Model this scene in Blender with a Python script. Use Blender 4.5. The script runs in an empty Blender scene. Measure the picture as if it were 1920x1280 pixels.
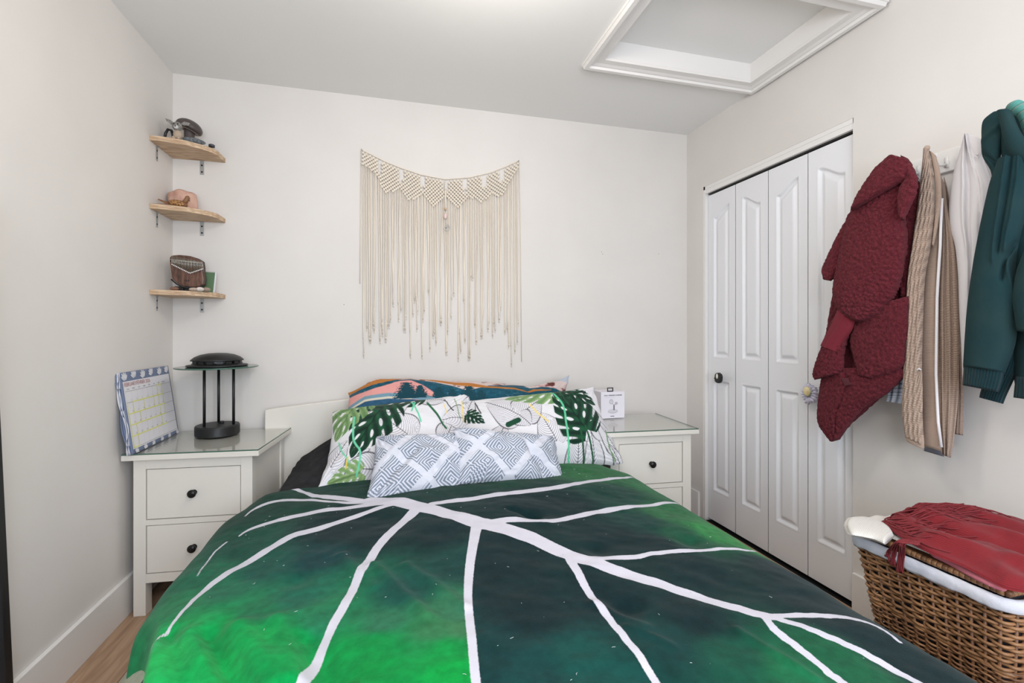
import bpy, math, random
import numpy as np
from mathutils import Vector, Matrix
PI = math.pi
random.seed(7)
# ------------------------------------------------------------------ camera, world, lights, exposure
C = bpy.context.scene.collection
FPX, YAW, EYE, HOR = 874.0, math.radians(14.43), 1.155, 622.0
cd = bpy.data.cameras.new('camera'); cam = bpy.data.objects.new('camera', cd); C.objects.link(cam)
cd.sensor_width = 36; cd.lens = FPX / 1920 * 36; cd.shift_y = (HOR - 640) / 1920; cd.clip_start = .02
cam.location = (0, 0, EYE); cam.rotation_euler = (PI / 2, 0, -YAW)
bpy.context.scene.camera = cam
w = bpy.data.worlds.new('world'); bpy.context.scene.world = w; w.use_nodes = True
w.node_tree.nodes['Background'].inputs[0].default_value = (.8, .88, 1, 1)
w.node_tree.nodes['Background'].inputs[1].default_value = .6
def area(name, loc, rot, sx, sy, power, col):
    l = bpy.data.lights.new(name, 'AREA'); l.shape = 'RECTANGLE'; l.size = sx; l.size_y = sy; l.energy = power; l.color = col
    o = bpy.data.objects.new(name, l); o.location = loc; o.rotation_euler = rot; C.objects.link(o); return o
area('window_light', (.35, -1.12, 1.35), (PI / 2, 0, 0), 1.9, 1.3, 40, (.79, .88, 1.0))
pl_ = bpy.data.lights.new('bounce_fill_light', 'POINT'); pl_.energy = 15; pl_.color = (1.0, .95, .90); pl_.shadow_soft_size = .16
po_ = bpy.data.objects.new('bounce_fill_light', pl_); po_.location = (.45, .05, 1.86); C.objects.link(po_)  # fill added near the camera to brighten the ceiling; no lamp hangs here
pl2 = bpy.data.lights.new('ceiling_fixture_light', 'POINT'); pl2.energy = 11; pl2.color = (1.0, .93, .85); pl2.shadow_soft_size = .11
po2 = bpy.data.objects.new('ceiling_fixture_light', pl2); po2.location = (.30, 1.28, 2.24); C.objects.link(po2)
vs = bpy.context.scene.view_settings
vs.view_transform = 'Standard'; vs.look = 'None'; vs.gamma = 1; vs.use_curve_mapping = False; vs.exposure = 0.47

# ------------------------------------------------------------------ helpers
FW = np.array([math.sin(YAW), math.cos(YAW), 0]); RT = np.array([math.cos(YAW), -math.sin(YAW), 0]); UP = np.array([0, 0, 1.])
EYEP = np.array([0, 0, EYE])
def ray(px, py): return FW + RT * (px - 960) / FPX + UP * (HOR - py) / FPX
def at(px, py, axis, val):
    """point of the room seen at a photo pixel, on the plane axis = val"""
    d = ray(px, py); i = 'xyz'.index(axis); return EYEP + d * ((val - EYEP[i]) / d[i])
def lin(c):
    c = np.asarray(c, float) / 255.; return np.where(c <= .04045, c / 12.92, ((c + .055) / 1.055) ** 2.4)
MATS = {}
def nodes(name):
    m = bpy.data.materials.new(name); m.use_nodes = True; return m, m.node_tree.nodes, m.node_tree.links, m.node_tree.nodes['Principled BSDF']
def mat(name, rgb, rough=.6, bump=None, metal=0, var=None, spec=.5, coord='Object', stretch=None, sheen=0, coat=0, attr=None):
    """procedural material: base colour (or colour attribute) with noise variation and fine bump"""
    if name in MATS: return MATS[name]
    m, N, L, P = nodes(name)
    P.inputs['Roughness'].default_value = rough; P.inputs['Metallic'].default_value = metal
    P.inputs['Specular IOR Level'].default_value = spec; P.inputs['Sheen Weight'].default_value = sheen; P.inputs['Coat Weight'].default_value = coat
    c = lin(rgb); P.inputs['Base Color'].default_value = (*c, 1)
    tc = N.new('ShaderNodeTexCoord'); mp = N.new('ShaderNodeMapping'); L.new(tc.outputs[coord], mp.inputs[0])
    if stretch: mp.inputs['Scale'].default_value = stretch
    src = None
    if attr:
        a = N.new('ShaderNodeAttribute'); a.attribute_name = attr; src = a.outputs['Color']; L.new(src, P.inputs['Base Color'])
    if var:
        nz = N.new('ShaderNodeTexNoise'); nz.inputs['Scale'].default_value = var[0]; nz.inputs['Detail'].default_value = 6; L.new(mp.outputs[0], nz.inputs[0])
        mx = N.new('ShaderNodeMix'); mx.data_type = 'RGBA'; mx.blend_type = 'MIX'
        rp = N.new('ShaderNodeValToRGB'); rp.color_ramp.elements[0].position = .35; rp.color_ramp.elements[1].position = .68
        L.new(nz.outputs[0], rp.inputs[0]); L.new(rp.outputs[0], mx.inputs[0])
        if src:
            ml = N.new('ShaderNodeMix'); ml.data_type = 'RGBA'; ml.blend_type = 'MULTIPLY'; ml.inputs[0].default_value = 1
            mx.inputs[6].default_value = (1, 1, 1, 1); k = var[1]; mx.inputs[7].default_value = (k, k, k, 1)
            L.new(src, ml.inputs[6]); L.new(mx.outputs[2], ml.inputs[7]); L.new(ml.outputs[2], P.inputs['Base Color'])
        else:
            mx.inputs[6].default_value = (*c, 1); mx.inputs[7].default_value = (*lin(var[1]), 1); L.new(mx.outputs[2], P.inputs['Base Color'])
    if bump:
        nb = N.new('ShaderNodeTexNoise'); nb.inputs['Scale'].default_value = bump[0]; nb.inputs['Detail'].default_value = 4; L.new(mp.outputs[0], nb.inputs[0])
        b = N.new('ShaderNodeBump'); b.inputs['Strength'].default_value = bump[1]; b.inputs['Distance'].default_value = bump[2] if len(bump) > 2 else .002
        L.new(nb.outputs[0], b.inputs['Height']); L.new(b.outputs[0], P.inputs['Normal'])
    MATS[name] = m; return m
def mth(N, L, op, a, b=None, c=None):
    n = N.new('ShaderNodeMath'); n.operation = op
    for i, v in enumerate((a, b, c)):
        if v is None: continue
        if isinstance(v, (int, float)): n.inputs[i].default_value = v
        else: L.new(v, n.inputs[i])
    return n.outputs[0]
WO = {}
def place(o, origin, parent):
    WO[o.name] = np.array(origin, float)
    C.objects.link(o)
    if parent is not None:
        o.parent = parent; o.location = WO[o.name] - WO[parent.name]
    else: o.location = WO[o.name]
def tagit(o, label=None, cat=None, group=None, kind=None):
    if label: o['label'] = label
    if cat: o['category'] = cat
    if group: o['group'] = group
    if kind: o['kind'] = kind
    return o
def thing(name, label, cat, loc, group=None):
    o = bpy.data.objects.new(name, None); o.empty_display_size = .05; place(o, loc, None); return tagit(o, label, cat, group)
def link_mesh(name, V, F, m, parent=None, smooth=True, uv=None, attrs=None, bevel=0, origin=None, kind=None, label=None, cat=None, group=None, solid=0):
    V = np.asarray(V, float)
    if origin is None:
        lo, hi = V.min(0), V.max(0); origin = np.array([(lo[0] + hi[0]) / 2, (lo[1] + hi[1]) / 2, lo[2]])
    me = bpy.data.meshes.new(name)
    if isinstance(F, np.ndarray):
        nf = len(F); k = F.shape[1]
        me.vertices.add(len(V)); me.vertices.foreach_set('co', (V - origin).astype('f').ravel())
        me.loops.add(nf * k); me.loops.foreach_set('vertex_index', F.astype('i').ravel())
        me.polygons.add(nf); me.polygons.foreach_set('loop_start', np.arange(0, nf * k, k, dtype='i'))
        me.update(calc_edges=True)
    else:
        me.from_pydata([tuple(v) for v in (V - origin)], [], F)
    me.polygons.foreach_set('use_smooth', [bool(smooth)] * len(me.polygons))
    if uv is not None:
        ul = me.uv_layers.new(name='UVMap'); vi = np.empty(len(me.loops), 'i'); me.loops.foreach_get('vertex_index', vi)
        ul.data.foreach_set('uv', np.asarray(uv, 'f')[vi].ravel())
    if attrs:
        for an, val in attrs.items():
            val = np.asarray(val, 'f')
            if val.ndim == 1:
                at_ = me.attributes.new(an, 'FLOAT', 'POINT'); at_.data.foreach_set('value', val)
            else:
                at_ = me.attributes.new(an, 'FLOAT_COLOR', 'POINT'); at_.data.foreach_set('color', np.concatenate([val, np.ones((len(val), 1), 'f')], 1).ravel())
    me.update()
    if m: me.materials.append(m)
    o = bpy.data.objects.new(name, me); place(o, origin, parent)
    if bevel:
        b = o.modifiers.new('bevel', 'BEVEL'); b.width = bevel; b.segments = 2; b.limit_method = 'ANGLE'; b.angle_limit = .6
    tagit(o, label, cat, group, kind); return o
class MB:
    def __init__(s, M=None): s.V = []; s.F = []; s.M = M
    def add(s, V, F):
        b = len(s.V)
        for v in V:
            v = Vector(v); v = s.M @ v if s.M else v; s.V.append(tuple(v))
        s.F += [tuple(b + i for i in f) for f in F]; return s
    def box(s, x0, x1, y0, y1, z0, z1):
        return s.add([(x0,y0,z0),(x1,y0,z0),(x1,y1,z0),(x0,y1,z0),(x0,y0,z1),(x1,y0,z1),(x1,y1,z1),(x0,y1,z1)],
            [(3,2,1,0),(4,5,6,7),(0,1,5,4),(1,2,6,5),(2,3,7,6),(3,0,4,7)])
    def tube(s, pts, r, n=8, cap=True):
        pts = [Vector(p) for p in pts]; k = len(pts); R = r if hasattr(r, '__len__') else [r] * k
        V = []; F = []; prev = None
        for i, p in enumerate(pts):
            t = (pts[min(i + 1, k - 1)] - pts[max(i - 1, 0)]); t = t.normalized() if t.length > 1e-9 else Vector((0, 0, 1))
            if prev is None: a = t.orthogonal().normalized()
            else:
                a = prev - t * prev.dot(t); a = a.normalized() if a.length > 1e-6 else t.orthogonal().normalized()
            prev = a; b = t.cross(a)
            for j in range(n):
                q = 2 * PI * j / n; V.append(p + (a * math.cos(q) + b * math.sin(q)) * R[i])
        for i in range(k - 1):
            for j in range(n):
                F.append((i * n + j, i * n + (j + 1) % n, (i + 1) * n + (j + 1) % n, (i + 1) * n + j))
        if cap: F.append(tuple(range(n))[::-1]); F.append(tuple((k - 1) * n + j for j in range(n)))
        return s.add(V, F)
    def lathe(s, prof, c=(0, 0, 0), n=32, sx=1, sy=1, rot=None):
        V = []; F = []; k = len(prof); c = Vector(c)
        for r, z in prof:
            for j in range(n):
                q = 2 * PI * j / n; v = Vector((r * math.cos(q) * sx, r * math.sin(q) * sy, z))
                if rot: v = rot @ v
                V.append(v + c)
        for i in range(k - 1):
            for j in range(n): F.append((i * n + j, i * n + (j + 1) % n, (i + 1) * n + (j + 1) % n, (i + 1) * n + j))
        F.append(tuple(range(n))[::-1]); F.append(tuple((k - 1) * n + j for j in range(n)))
        return s.add(V, F)
    def prism(s, poly, d):
        """closed polygon of 3-D points extruded by the vector d"""
        n = len(poly); d = Vector(d); P = [Vector(p) for p in poly]
        return s.add(P + [p + d for p in P], [tuple(range(n))[::-1], tuple(range(n, 2 * n))] + [(i, (i + 1) % n, n + (i + 1) % n, n + i) for i in range(n)])
    def ball(s, c, r, n=10, sc=(1, 1, 1), rot=None):
        prof = [(max(1e-4, math.sin(PI * i / n)) * r, -math.cos(PI * i / n) * r) for i in range(n + 1)]
        V0 = MB().lathe(prof, n=n + 2); V = []
        for v in V0.V:
            v = Vector((v[0] * sc[0], v[1] * sc[1], v[2] * sc[2])); v = rot @ v if rot else v; V.append(v + Vector(c))
        return s.add(V, V0.F)
    def obj(s, name, m, parent=None, smooth=False, **k): return link_mesh(name, s.V, s.F, m, parent, smooth, **k)
def grid_faces(nv, nu, flip=False, closed_u=False):
    i = np.arange(nv - 1)[:, None]; j = np.arange(nu if closed_u else nu - 1)[None, :]
    a = i * nu + j; b = i * nu + (j + 1) % nu; c = (i + 1) * nu + (j + 1) % nu; d = (i + 1) * nu + j
    F = np.stack([a, b, c, d], -1).reshape(-1, 4); return F[:, ::-1] if flip else F
def catmull(P, t):
    """smooth curve through the rows of P at parameters t in 0..1 (by index)"""
    P = np.asarray(P, float); n = len(P); x = np.clip(np.asarray(t) * (n - 1), 0, n - 1 - 1e-9); i = x.astype(int); f = (x - i)[..., None]
    g = lambda k: P[np.clip(k, 0, n - 1)]
    p0, p1, p2, p3 = g(i - 1), g(i), g(i + 1), g(i + 2)
    return .5 * (2 * p1 + (p2 - p0) * f + (2 * p0 - 5 * p1 + 4 * p2 - p3) * f ** 2 + (3 * p1 - p0 - 3 * p2 + p3) * f ** 3)
def vnoise(x, y, seed=0):
    xi = np.floor(x).astype(int); yi = np.floor(y).astype(int); fx = x - xi; fy = y - yi
    def h(a, b):
        n = (a * 374761393 + b * 668265263 + seed * 1442695041) & 0xffffffff
        n = ((n ^ (n >> 13)) * 1274126177) & 0xffffffff; return ((n ^ (n >> 16)) & 0xffff) / 65535.
    u = fx * fx * (3 - 2 * fx); v = fy * fy * (3 - 2 * fy)
    return (h(xi, yi) * (1 - u) + h(xi + 1, yi) * u) * (1 - v) + (h(xi, yi + 1) * (1 - u) + h(xi + 1, yi + 1) * u) * v * 1.0
def fbm(x, y, o=4, seed=0):
    s = 0; a = .5
    for k in range(o): s = s + a * vnoise(x * 2 ** k, y * 2 ** k, seed + k); a *= .5
    return s
def worley(x, y, seed=0):
    xi = np.floor(x).astype(int); yi = np.floor(y).astype(int); best = np.full(x.shape, 9.)
    for dx in (-1, 0, 1):
        for dy in (-1, 0, 1):
            a = xi + dx; b = yi + dy
            n = (a * 374761393 + b * 668265263 + seed * 97) & 0xffffffff; n = ((n ^ (n >> 13)) * 1274126177) & 0xffffffff
            jx = (n & 0xff) / 255.; jy = ((n >> 8) & 0xff) / 255.
            best = np.minimum(best, (a + jx - x) ** 2 + (b + jy - y) ** 2)
    return np.sqrt(best)
def sst(x, a, b):
    t = np.clip((x - a) / (b - a), 0, 1); return t * t * (3 - 2 * t)

# ------------------------------------------------------------------ materials
WALL = mat('warm_white_wall_paint', (222, 217, 212), .7, bump=(260, .12, .0008), var=(3, (218, 213, 208)), coord='Object')
CEIL = mat('matte_ceiling_paint', (236, 235, 233), .85, bump=(180, .1, .0006))
TRIM = mat('white_gloss_trim_paint', (232, 229, 226), .35)
DOORW = mat('white_door_paint', (233, 233, 236), .38)
CAB = mat('off_white_cabinet_lacquer', (226, 221, 212), .38)
BLACK = mat('matt_black_metal', (22, 23, 24), .45, bump=(900, .05, .0005))
DARK = mat('dark_gap', (10, 10, 10), .9)
KNOBM = mat('dark_bronze_knob', (28, 27, 26), .35, metal=.4)
STEEL = mat('zinc_plated_steel', (176, 178, 178), .42, metal=.6)
PAPER = mat('white_paper', (226, 224, 228), .7)
def wood(name, c1, c2, scale=(2, 26, 26), rough=.5, ws=3.0):
    m, N, L, P = nodes(name); tc = N.new('ShaderNodeTexCoord'); mp = N.new('ShaderNodeMapping'); mp.inputs['Scale'].default_value = scale
    L.new(tc.outputs['Object'], mp.inputs[0]); nz = N.new('ShaderNodeTexNoise'); nz.inputs['Scale'].default_value = ws; nz.inputs['Detail'].default_value = 8; nz.inputs['Distortion'].default_value = .6
    L.new(mp.outputs[0], nz.inputs[0]); r = N.new('ShaderNodeValToRGB'); r.color_ramp.elements[0].position = .32; r.color_ramp.elements[1].position = .66
    r.color_ramp.elements[0].color = (*lin(c1), 1); r.color_ramp.elements[1].color = (*lin(c2), 1); L.new(nz.outputs[0], r.inputs[0]); L.new(r.outputs[0], P.inputs['Base Color'])
    P.inputs['Roughness'].default_value = rough; b = N.new('ShaderNodeBump'); b.inputs['Strength'].default_value = .15; b.inputs['Distance'].default_value = .001
    L.new(nz.outputs[0], b.inputs['Height']); L.new(b.outputs[0], P.inputs['Normal']); MATS[name] = m; return m
PINE = wood('pale_pine', (172, 138, 106), (216, 190, 160), (3, 14, 40), .6, 4)
OAK = [wood('oak_floor_%s' % n, a, b, (18, 1.6, 18), .45, 3) for n, a, b in (('light', (150, 118, 92), (182, 150, 122)), ('mid', (140, 108, 82), (172, 140, 112)), ('deep', (132, 102, 78), (166, 134, 106)))]
def glassy(name, tint, gl=.12):
    m, N, L, P = nodes(name); N.remove(P); out = N['Material Output']
    t = N.new('ShaderNodeBsdfTransparent'); t.inputs[0].default_value = (*tint, 1); g = N.new('ShaderNodeBsdfGlossy'); g.inputs['Roughness'].default_value = .02
    lw = N.new('ShaderNodeLayerWeight'); lw.inputs[0].default_value = .5; f5 = N.new('ShaderNodeMath'); f5.operation = 'POWER'; f5.inputs[1].default_value = 5; L.new(lw.outputs['Facing'], f5.inputs[0]); f = N.new('ShaderNodeMath'); f.operation = 'MULTIPLY_ADD'; f.inputs[1].default_value = .9; f.inputs[2].default_value = .05; L.new(f5.outputs[0], f.inputs[0]); mx = N.new('ShaderNodeMixShader'); L.new(f.outputs[0], mx.inputs[0]); L.new(t.outputs[0], mx.inputs[1]); L.new(g.outputs[0], mx.inputs[2])
    L.new(mx.outputs[0], out.inputs[0]); MATS[name] = m; return m
GLASS = glassy('clear_float_glass', (.985, .995, .99)); GLEDGE = mat('green_glass_edge', (70, 105, 92), .15)

# ------------------------------------------------------------------ room shell
XL, XR, YB, YF, H = -1.056, 1.866, 2.665, -1.2, 2.44
S = dict(kind='structure')
MB().box(XL - .1, XL, YF - .1, YB + .1, -.05, H + .3).obj('wall_left', WALL, **S)
MB().box(XL, XR + .1, YB, YB + .1, -.05, H + .3).obj('wall_back', WALL, **S)
DY0, DY1, DZ = 1.53, 2.50, 2.05     # closet opening
b = MB(); b.box(XR, XR + .1, YF, DY0, -.05, H + .3); b.box(XR, XR + .1, DY1, YB, -.05, H + .3); b.box(XR, XR + .1, DY0, DY1, DZ, H + .3); b.obj('wall_right', WALL, **S)
b = MB(); b.box(XL, -.6, YF - .1, YF, -.05, H); b.box(1.3, XR + .1, YF - .1, YF, -.05, H); b.box(-.6, 1.3, YF - .1, YF, -.05, .7); b.box(-.6, 1.3, YF - .1, YF, 2.0, H); b.obj('wall_front', WALL, **S)
wf = MB(); wf.box(-.6, -.56, YF - .08, YF - .02, .7, 2.0); wf.box(1.26, 1.3, YF - .08, YF - .02, .7, 2.0); wf.box(-.56, 1.26, YF - .08, YF - .02, .7, .74); wf.box(-.56, 1.26, YF - .08, YF - .02, 1.96, 2.0); wf.box(.33, .37, YF - .08, YF - .02, .74, 1.96)
wo = wf.obj('window_1', TRIM, **S)
MB().box(-.56, 1.26, YF - .055, YF - .05, .74, 1.96).obj('window_pane', GLASS, wo)
# ceiling with the attic hatch opening
HX0, HX1, HY0, HY1 = .965, 1.775, 1.46, 2.005
b = MB(); b.box(XL, HX0, YF, YB, H, H + .1); b.box(HX1, XR, YF, YB, H, H + .1); b.box(HX0, HX1, YF, HY0, H, H + .1); b.box(HX0, HX1, HY1, YB, H, H + .1); b.obj('ceiling', CEIL, **S)
# hatch: moulding frame, lining, panel
def ring(prof, x0, x1, y0, y1, name, m, parent=None, **k):
    """mitred rectangular frame: prof = [(outward offset, z)]"""
    V = []; F = []; n = len(prof)
    for (sx, sy) in ((0, 0), (1, 0), (1, 1), (0, 1)):
        for o_, z in prof: V.append(((x1 + o_) if sx else (x0 - o_), (y1 + o_) if sy else (y0 - o_), z))
    for c in range(4):
        for i in range(n): F.append((c * n + i, c * n + (i + 1) % n, ((c + 1) % 4) * n + (i + 1) % n, ((c + 1) % 4) * n + i))
    return link_mesh(name, V, F, m, parent, False, **k)
tr = ring([(0, H + .02), (0, H - .012), (.03, H - .012), (.045, H - .017), (.052, H - .017), (.056, H - .027), (.074, H - .027), (.078, H - .012), (.082, H - .012), (.082, H + .004)], HX0, HX1, HY0, HY1, 'trim_1', TRIM, kind='structure', label='white moulding frame around attic hatch')
hp = ring([(0, H), (0, H + .085), (.012, H + .085), (.012, H)], HX0 + .001, HX1 - .001, HY0 + .001, HY1 - .001, 'hatch_lining', TRIM, tr)
MB().box(HX0 - .02, HX1 + .02, HY0 - .02, HY1 + .02, H + .085, H + .1).obj('hatch_panel', CEIL, tr)
# floor planks
flo = MB().box(XL, XR, YF, YB, -.05, -.012).obj('floor', DARK, **S)
pm = {}
x = XL; k = 0
while x < XR - .001:
    x1 = min(x + .18, XR)
    y = YF; first = -.4 * ((k * 7) % 5) / 5
    yy = YF + first
    while yy < YB:
        ya, yb = max(yy, YF), min(yy + 1.2, YB)
        if yb - ya > .05 and (x < -.3 or x > .9):
            MB().box(x + .001, x1 - .001, ya + .001, yb - .001, -.012, 0).obj('plank', OAK[(k * 3 + int((yy + 5) * 2)) % 3], flo)
        yy += 1.2
    x = x1; k += 1
MB().box(XR, XR + .1, DY0, DY1, -.06, -.012).obj('closet_floor', DARK, flo)
# baseboards
def bboard(name, x0, x1, y0, y1): MB().box(x0, x1, y0, y1, 0, .155).obj(name, TRIM, bevel=.002, **S)
bboard('baseboard_left', XL, XL + .016, YF, YB); bboard('baseboard_back', XL + .016, XR, YB - .016, YB)
bboard('baseboard_right', XR - .016, XR, YF, DY0 - .005); bboard('baseboard_corner', XR - .016, XR, DY1 + .03, YB - .016)
# small filled marks on the back wall
for px, py in ((1128, 472), (1130, 476), (1235, 476), (645, 571)):
    p = at(px, py, 'y', YB); MB().ball((p[0], YB, p[2]), .003, 6, (1, .3, 1)).obj('wall_mark', mat('grey_mark', (170, 165, 160), .8), bpy.data.objects['wall_back'], True)

# ------------------------------------------------------------------ closet: track, jamb, four bifold leaves
JX = XR + .012
b = MB(); b.box(XR + .002, XR + .1, DY1 - .014, DY1, 0, DZ); b.box(XR + .002, XR + .1, DY0, DY0 + .004, 0, DZ); b.box(XR + .002, XR + .1, DY0, DY1, DZ - .02, DZ)
b.box(XR + .004, XR + .02, DY0 + .004, DY1 - .014, DZ - .045, DZ - .012)
dt = b.obj('trim_2', TRIM, kind='structure', label='white closet jamb and header')
MB().box(XR + .024, XR + .06, DY0 + .006, DY1 - .016, DZ - .05, DZ - .02).obj('door_track', mat('grey_track', (80, 78, 75), .4, metal=.6), dt)
MB().box(XR + .07, XR + .098, DY0 + .004, DY1 - .014, -.01, DZ - .02).obj('closet_dark_interior', DARK, dt)
leafw = (DY1 - .014 - DY0 - .004) / 4
for k in range(4):
    ya = DY1 - .014 - k * leafw - .0015; yb = ya - leafw + .003; wd = ya - yb
    nu, nv = 62, 410; z0, z1 = .012, DZ - .058
    u = np.linspace(0, 1, nu)[None, :] * np.ones((nv, 1)); v = np.linspace(0, 1, nv)[:, None] * np.ones((1, nu)); a = u * wd; z = z0 + v * (z1 - z0)
    def pan(lo, hi, arch):
        m0, m1 = .052, wd - .052
        q = np.clip((a - m0) / (m1 - m0), 0, 1); q = q if k % 2 == 0 else 1 - q
        top = hi + arch * (sst(q, .05, .95) - 1)
        top = top if arch else hi
        return np.minimum(np.minimum(a - m0, m1 - a), np.minimum(z - lo, (top - z) * (.85 if arch else 1)))
    d = np.maximum(pan(1.005, 1.90, .055), pan(.20, .86, 0))
    dep = np.where(d < 0, 0, -.013 * sst(d, 0, .008) + .0125 * sst(d, .013, .036)) + .0015 * np.exp(-((d + .003) / .0025) ** 2)
    X = JX + .012 - dep
    V = np.stack([X, ya - a, z], -1).reshape(-1, 3); F = grid_faces(nv, nu)
    bb = MB().box(JX + .0265, JX + .04, yb, ya, z0, z1)
    o = link_mesh('door_%d' % (k + 1), V, F, DOORW, smooth=True, kind='structure', label='%s white bifold closet leaf with arched raised panel' % ('first', 'second', 'third', 'fourth')[k])
    bb.obj('door_core', DOORW, o)
    DOOR = o
# knobs: black sculpted face-profile knob on first leaf, cream knob with lilac scrunchie on fourth
kp = at(1355, 708, 'x', XR + .01); ky, kz = kp[1], kp[2]
t = thing('door_knob', 'black sculpted head shaped knob with white oval on the closet door', 'knob', (XR - .0, ky, kz - .03))
prof = [(-.022,.002),(-.027,-.004),(-.022,-.01),(-.019,-.02),(-.012,-.028),(.006,-.031),(.02,-.024),(.026,-.01),(.028,.008),(.022,.024),(.006,.031),(-.01,.028),(-.019,.018)]
MB().prism([(XR - .03, ky - q * 1.05, kz + r) for q, r in prof], (.02, 0, 0)).obj('knob_body', BLACK, t, bevel=.004)
MB().lathe([(.008, 0), (.008, .016)], rot=Matrix.Rotation(PI / 2, 3, 'Y'), c=(XR - .012, ky, kz)).obj('knob_stem', BLACK, t)
MB().ball((XR - .030, ky - .001, kz + .01), .011, 10, (.35, .8, 1.4)).obj('oval_inset', mat('white_enamel', (225, 222, 215), .3), t, True, label='white oval inset')
kp = at(1524, 733, 'x', XR); ky, kz = kp[1], kp[2]
t = thing('door_knob', 'round cream yellow knob on the closet leaf beside the red fleece', 'knob', (XR, ky, kz - .02))
MB().ball((XR - .034, ky, kz), .019, 14, (.45, 1, 1.15)).obj('knob_face', mat('cream_stone', (222, 200, 140), .25, var=(60, (240, 228, 190))), t, True)
MB().lathe([(.021, 0), (.022, .003), (.019, .006)], rot=Matrix.Rotation(-PI / 2, 3, 'Y'), c=(XR - .026, ky, kz), n=24, sx=1.15).obj('metal_rim', STEEL, t, True)
MB().lathe([(.008, 0), (.008, .034)], rot=Matrix.Rotation(-PI / 2, 3, 'Y'), c=(XR + .008, ky, kz)).obj('knob_stem', STEEL, t)
nu, nv = 90, 20; V = []
for i in range(nv):
    for j in range(nu):
        q = 2 * PI * j / nu; f = 2 * PI * i / nv; R = .026 + .003 * math.sin(q * 5); r = .013 + .0045 * math.sin(q * 17 + 2 * math.sin(f)) + .002 * math.sin(q * 31)
        V.append((XR - .018 + r * math.sin(f) * .8, ky + (R + r * math.cos(f)) * math.sin(q), kz - .012 + (R * 1.15 + r * math.cos(f)) * math.cos(q)))
F = [(i * nu + j, i * nu + (j + 1) % nu, ((i + 1) % nv) * nu + (j + 1) % nu, ((i + 1) % nv) * nu + j) for i in range(nv) for j in range(nu)]
link_mesh('scrunchie', V, F, mat('lilac_satin', (208, 204, 222), .45, bump=(300, .3)), label='lilac gathered scrunchie looped around the cream closet knob', cat='scrunchie')

# ------------------------------------------------------------------ bed: headboard, frame, mattress
bed = thing('bed', 'white bed frame with arched headboard against the back wall', 'bed', (.2, 1.5, 0))
hb = [(-.625, .14), (1.0, .14), (1.0, .765)] + [(x_, .76 + .055 * math.sin(PI * (x_ + .625) / 1.625)) for x_ in np.linspace(.98, -.60, 26)] + [(-.625, .758)]
MB().prism([(x_, 2.60, z_) for x_, z_ in hb], (0, .045, 0)).obj('headboard', CAB, bed, bevel=.004)
for x_ in (-.615, .95): MB().box(x_, x_ + .05, 2.602, 2.642, 0, .14).obj('leg', CAB, bed)
for x_ in (-.55, .95): MB().box(x_, x_ + .04, .56, .60, 0, .16).obj('leg', CAB, bed)
MB().box(-.56, -.53, .55, 2.60, .16, .30).obj('side_rail', CAB, bed); MB().box(.97, 1.0, .55, 2.60, .16, .30).obj('side_rail', CAB, bed)
MB().box(-.53, .97, .52, .55, .16, .30).obj('foot_rail', CAB, bed)
MB().box(-.53, .97, .56, 2.59, .22, .25).obj('slat_base', PINE, bed)
MB().box(-.495, .96, .57, 2.58, .25, .47).obj('mattress', mat('charcoal_sheet', (44, 44, 46), .85, bump=(500, .3), sheen=.2), label='mattress with charcoal fitted sheet', cat='mattress', bevel=.04)

# charcoal cover over the sleeping pillows at the head
nu, nv = 130, 90
xs = np.linspace(-.515, .995, nu)[None, :] * np.ones((nv, 1)); ys = np.linspace(1.90, 2.585, nv)[:, None] * np.ones((1, nu))
rise = .155 * sst(ys, 2.03, 2.42) * (1 - .35 * sst(ys, 2.5, 2.6)) * sst(xs, -.52, -.18) * (1 - sst(xs, .92, 1.0))
edge = -.24 * (1 - sst(xs, -.515, -.44)) - .20 * sst(xs, .95, .995)
zc = .50 + rise + edge * .9 + .006 * np.sin((ys * 1.0 + xs * .55) * 60 + 3 * fbm(xs * 6, ys * 6)) * sst(rise, 0, .03) * .8 + .012 * fbm(xs * 9, ys * 9, seed=3)
xs2 = xs - .0 * xs
Vt = np.stack([xs2, ys, zc], -1).reshape(-1, 3)
o = link_mesh('charcoal_cover', Vt, grid_faces(nv, nu), mat('charcoal_cotton', (44, 44, 46), .95, bump=(700, .25), var=(30, (54, 54, 56)), spec=.1), label='charcoal bedding rising under the pillows at the left of the headboard', cat='bedding')
sm = o.modifiers.new('thickness', 'SOLIDIFY'); sm.thickness = .02; sm.offset = -1

# ------------------------------------------------------------------ leaf-print comforter
prof = np.array([(-.600,.33),(-.607,.39),(-.600,.44),(-.575,.478),(-.53,.502),(-.46,.518),(-.3,.535),(.0,.553),(.25,.558),(.5,.553),(.78,.545),(.93,.533),(1.02,.516),(1.08,.487),(1.117,.445),(1.134,.39),(1.14,.32),(1.14,.22)])
dd = np.concatenate([[0], np.cumsum(np.hypot(*np.diff(prof, axis=0).T))]); ns = 430
fine = catmull(prof, np.linspace(0, 1, 2000)); fd = np.concatenate([[0], np.cumsum(np.hypot(*np.diff(fine, axis=0).T))])
sx_ = np.interp(np.linspace(0, fd[-1], ns), fd, fine[:, 0]); sz_ = np.interp(np.linspace(0, fd[-1], ns), fd, fine[:, 1])
nt = 430; yv = np.linspace(.44, 2.10, nt)
def top_edge(x_): return 2.085 + .03 * np.sin(x_ * 3) + .05 * sst(x_, .6, 1.0)
def base_h(x_, y_): return np.interp(x_, sx_[sz_ > .40], sz_[sz_ > .40])
def hit(px, py):
    d = ray(px, py); lo = .3
    for t_ in np.arange(.5, 3.2, .004):
        p = EYEP + d * t_
        if -.60 < p[0] < 1.14 and p[2] <= base_h(p[0], p[1]): return p[:2]
    p = at(px, py, 'z', .5); return p[:2]
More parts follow.
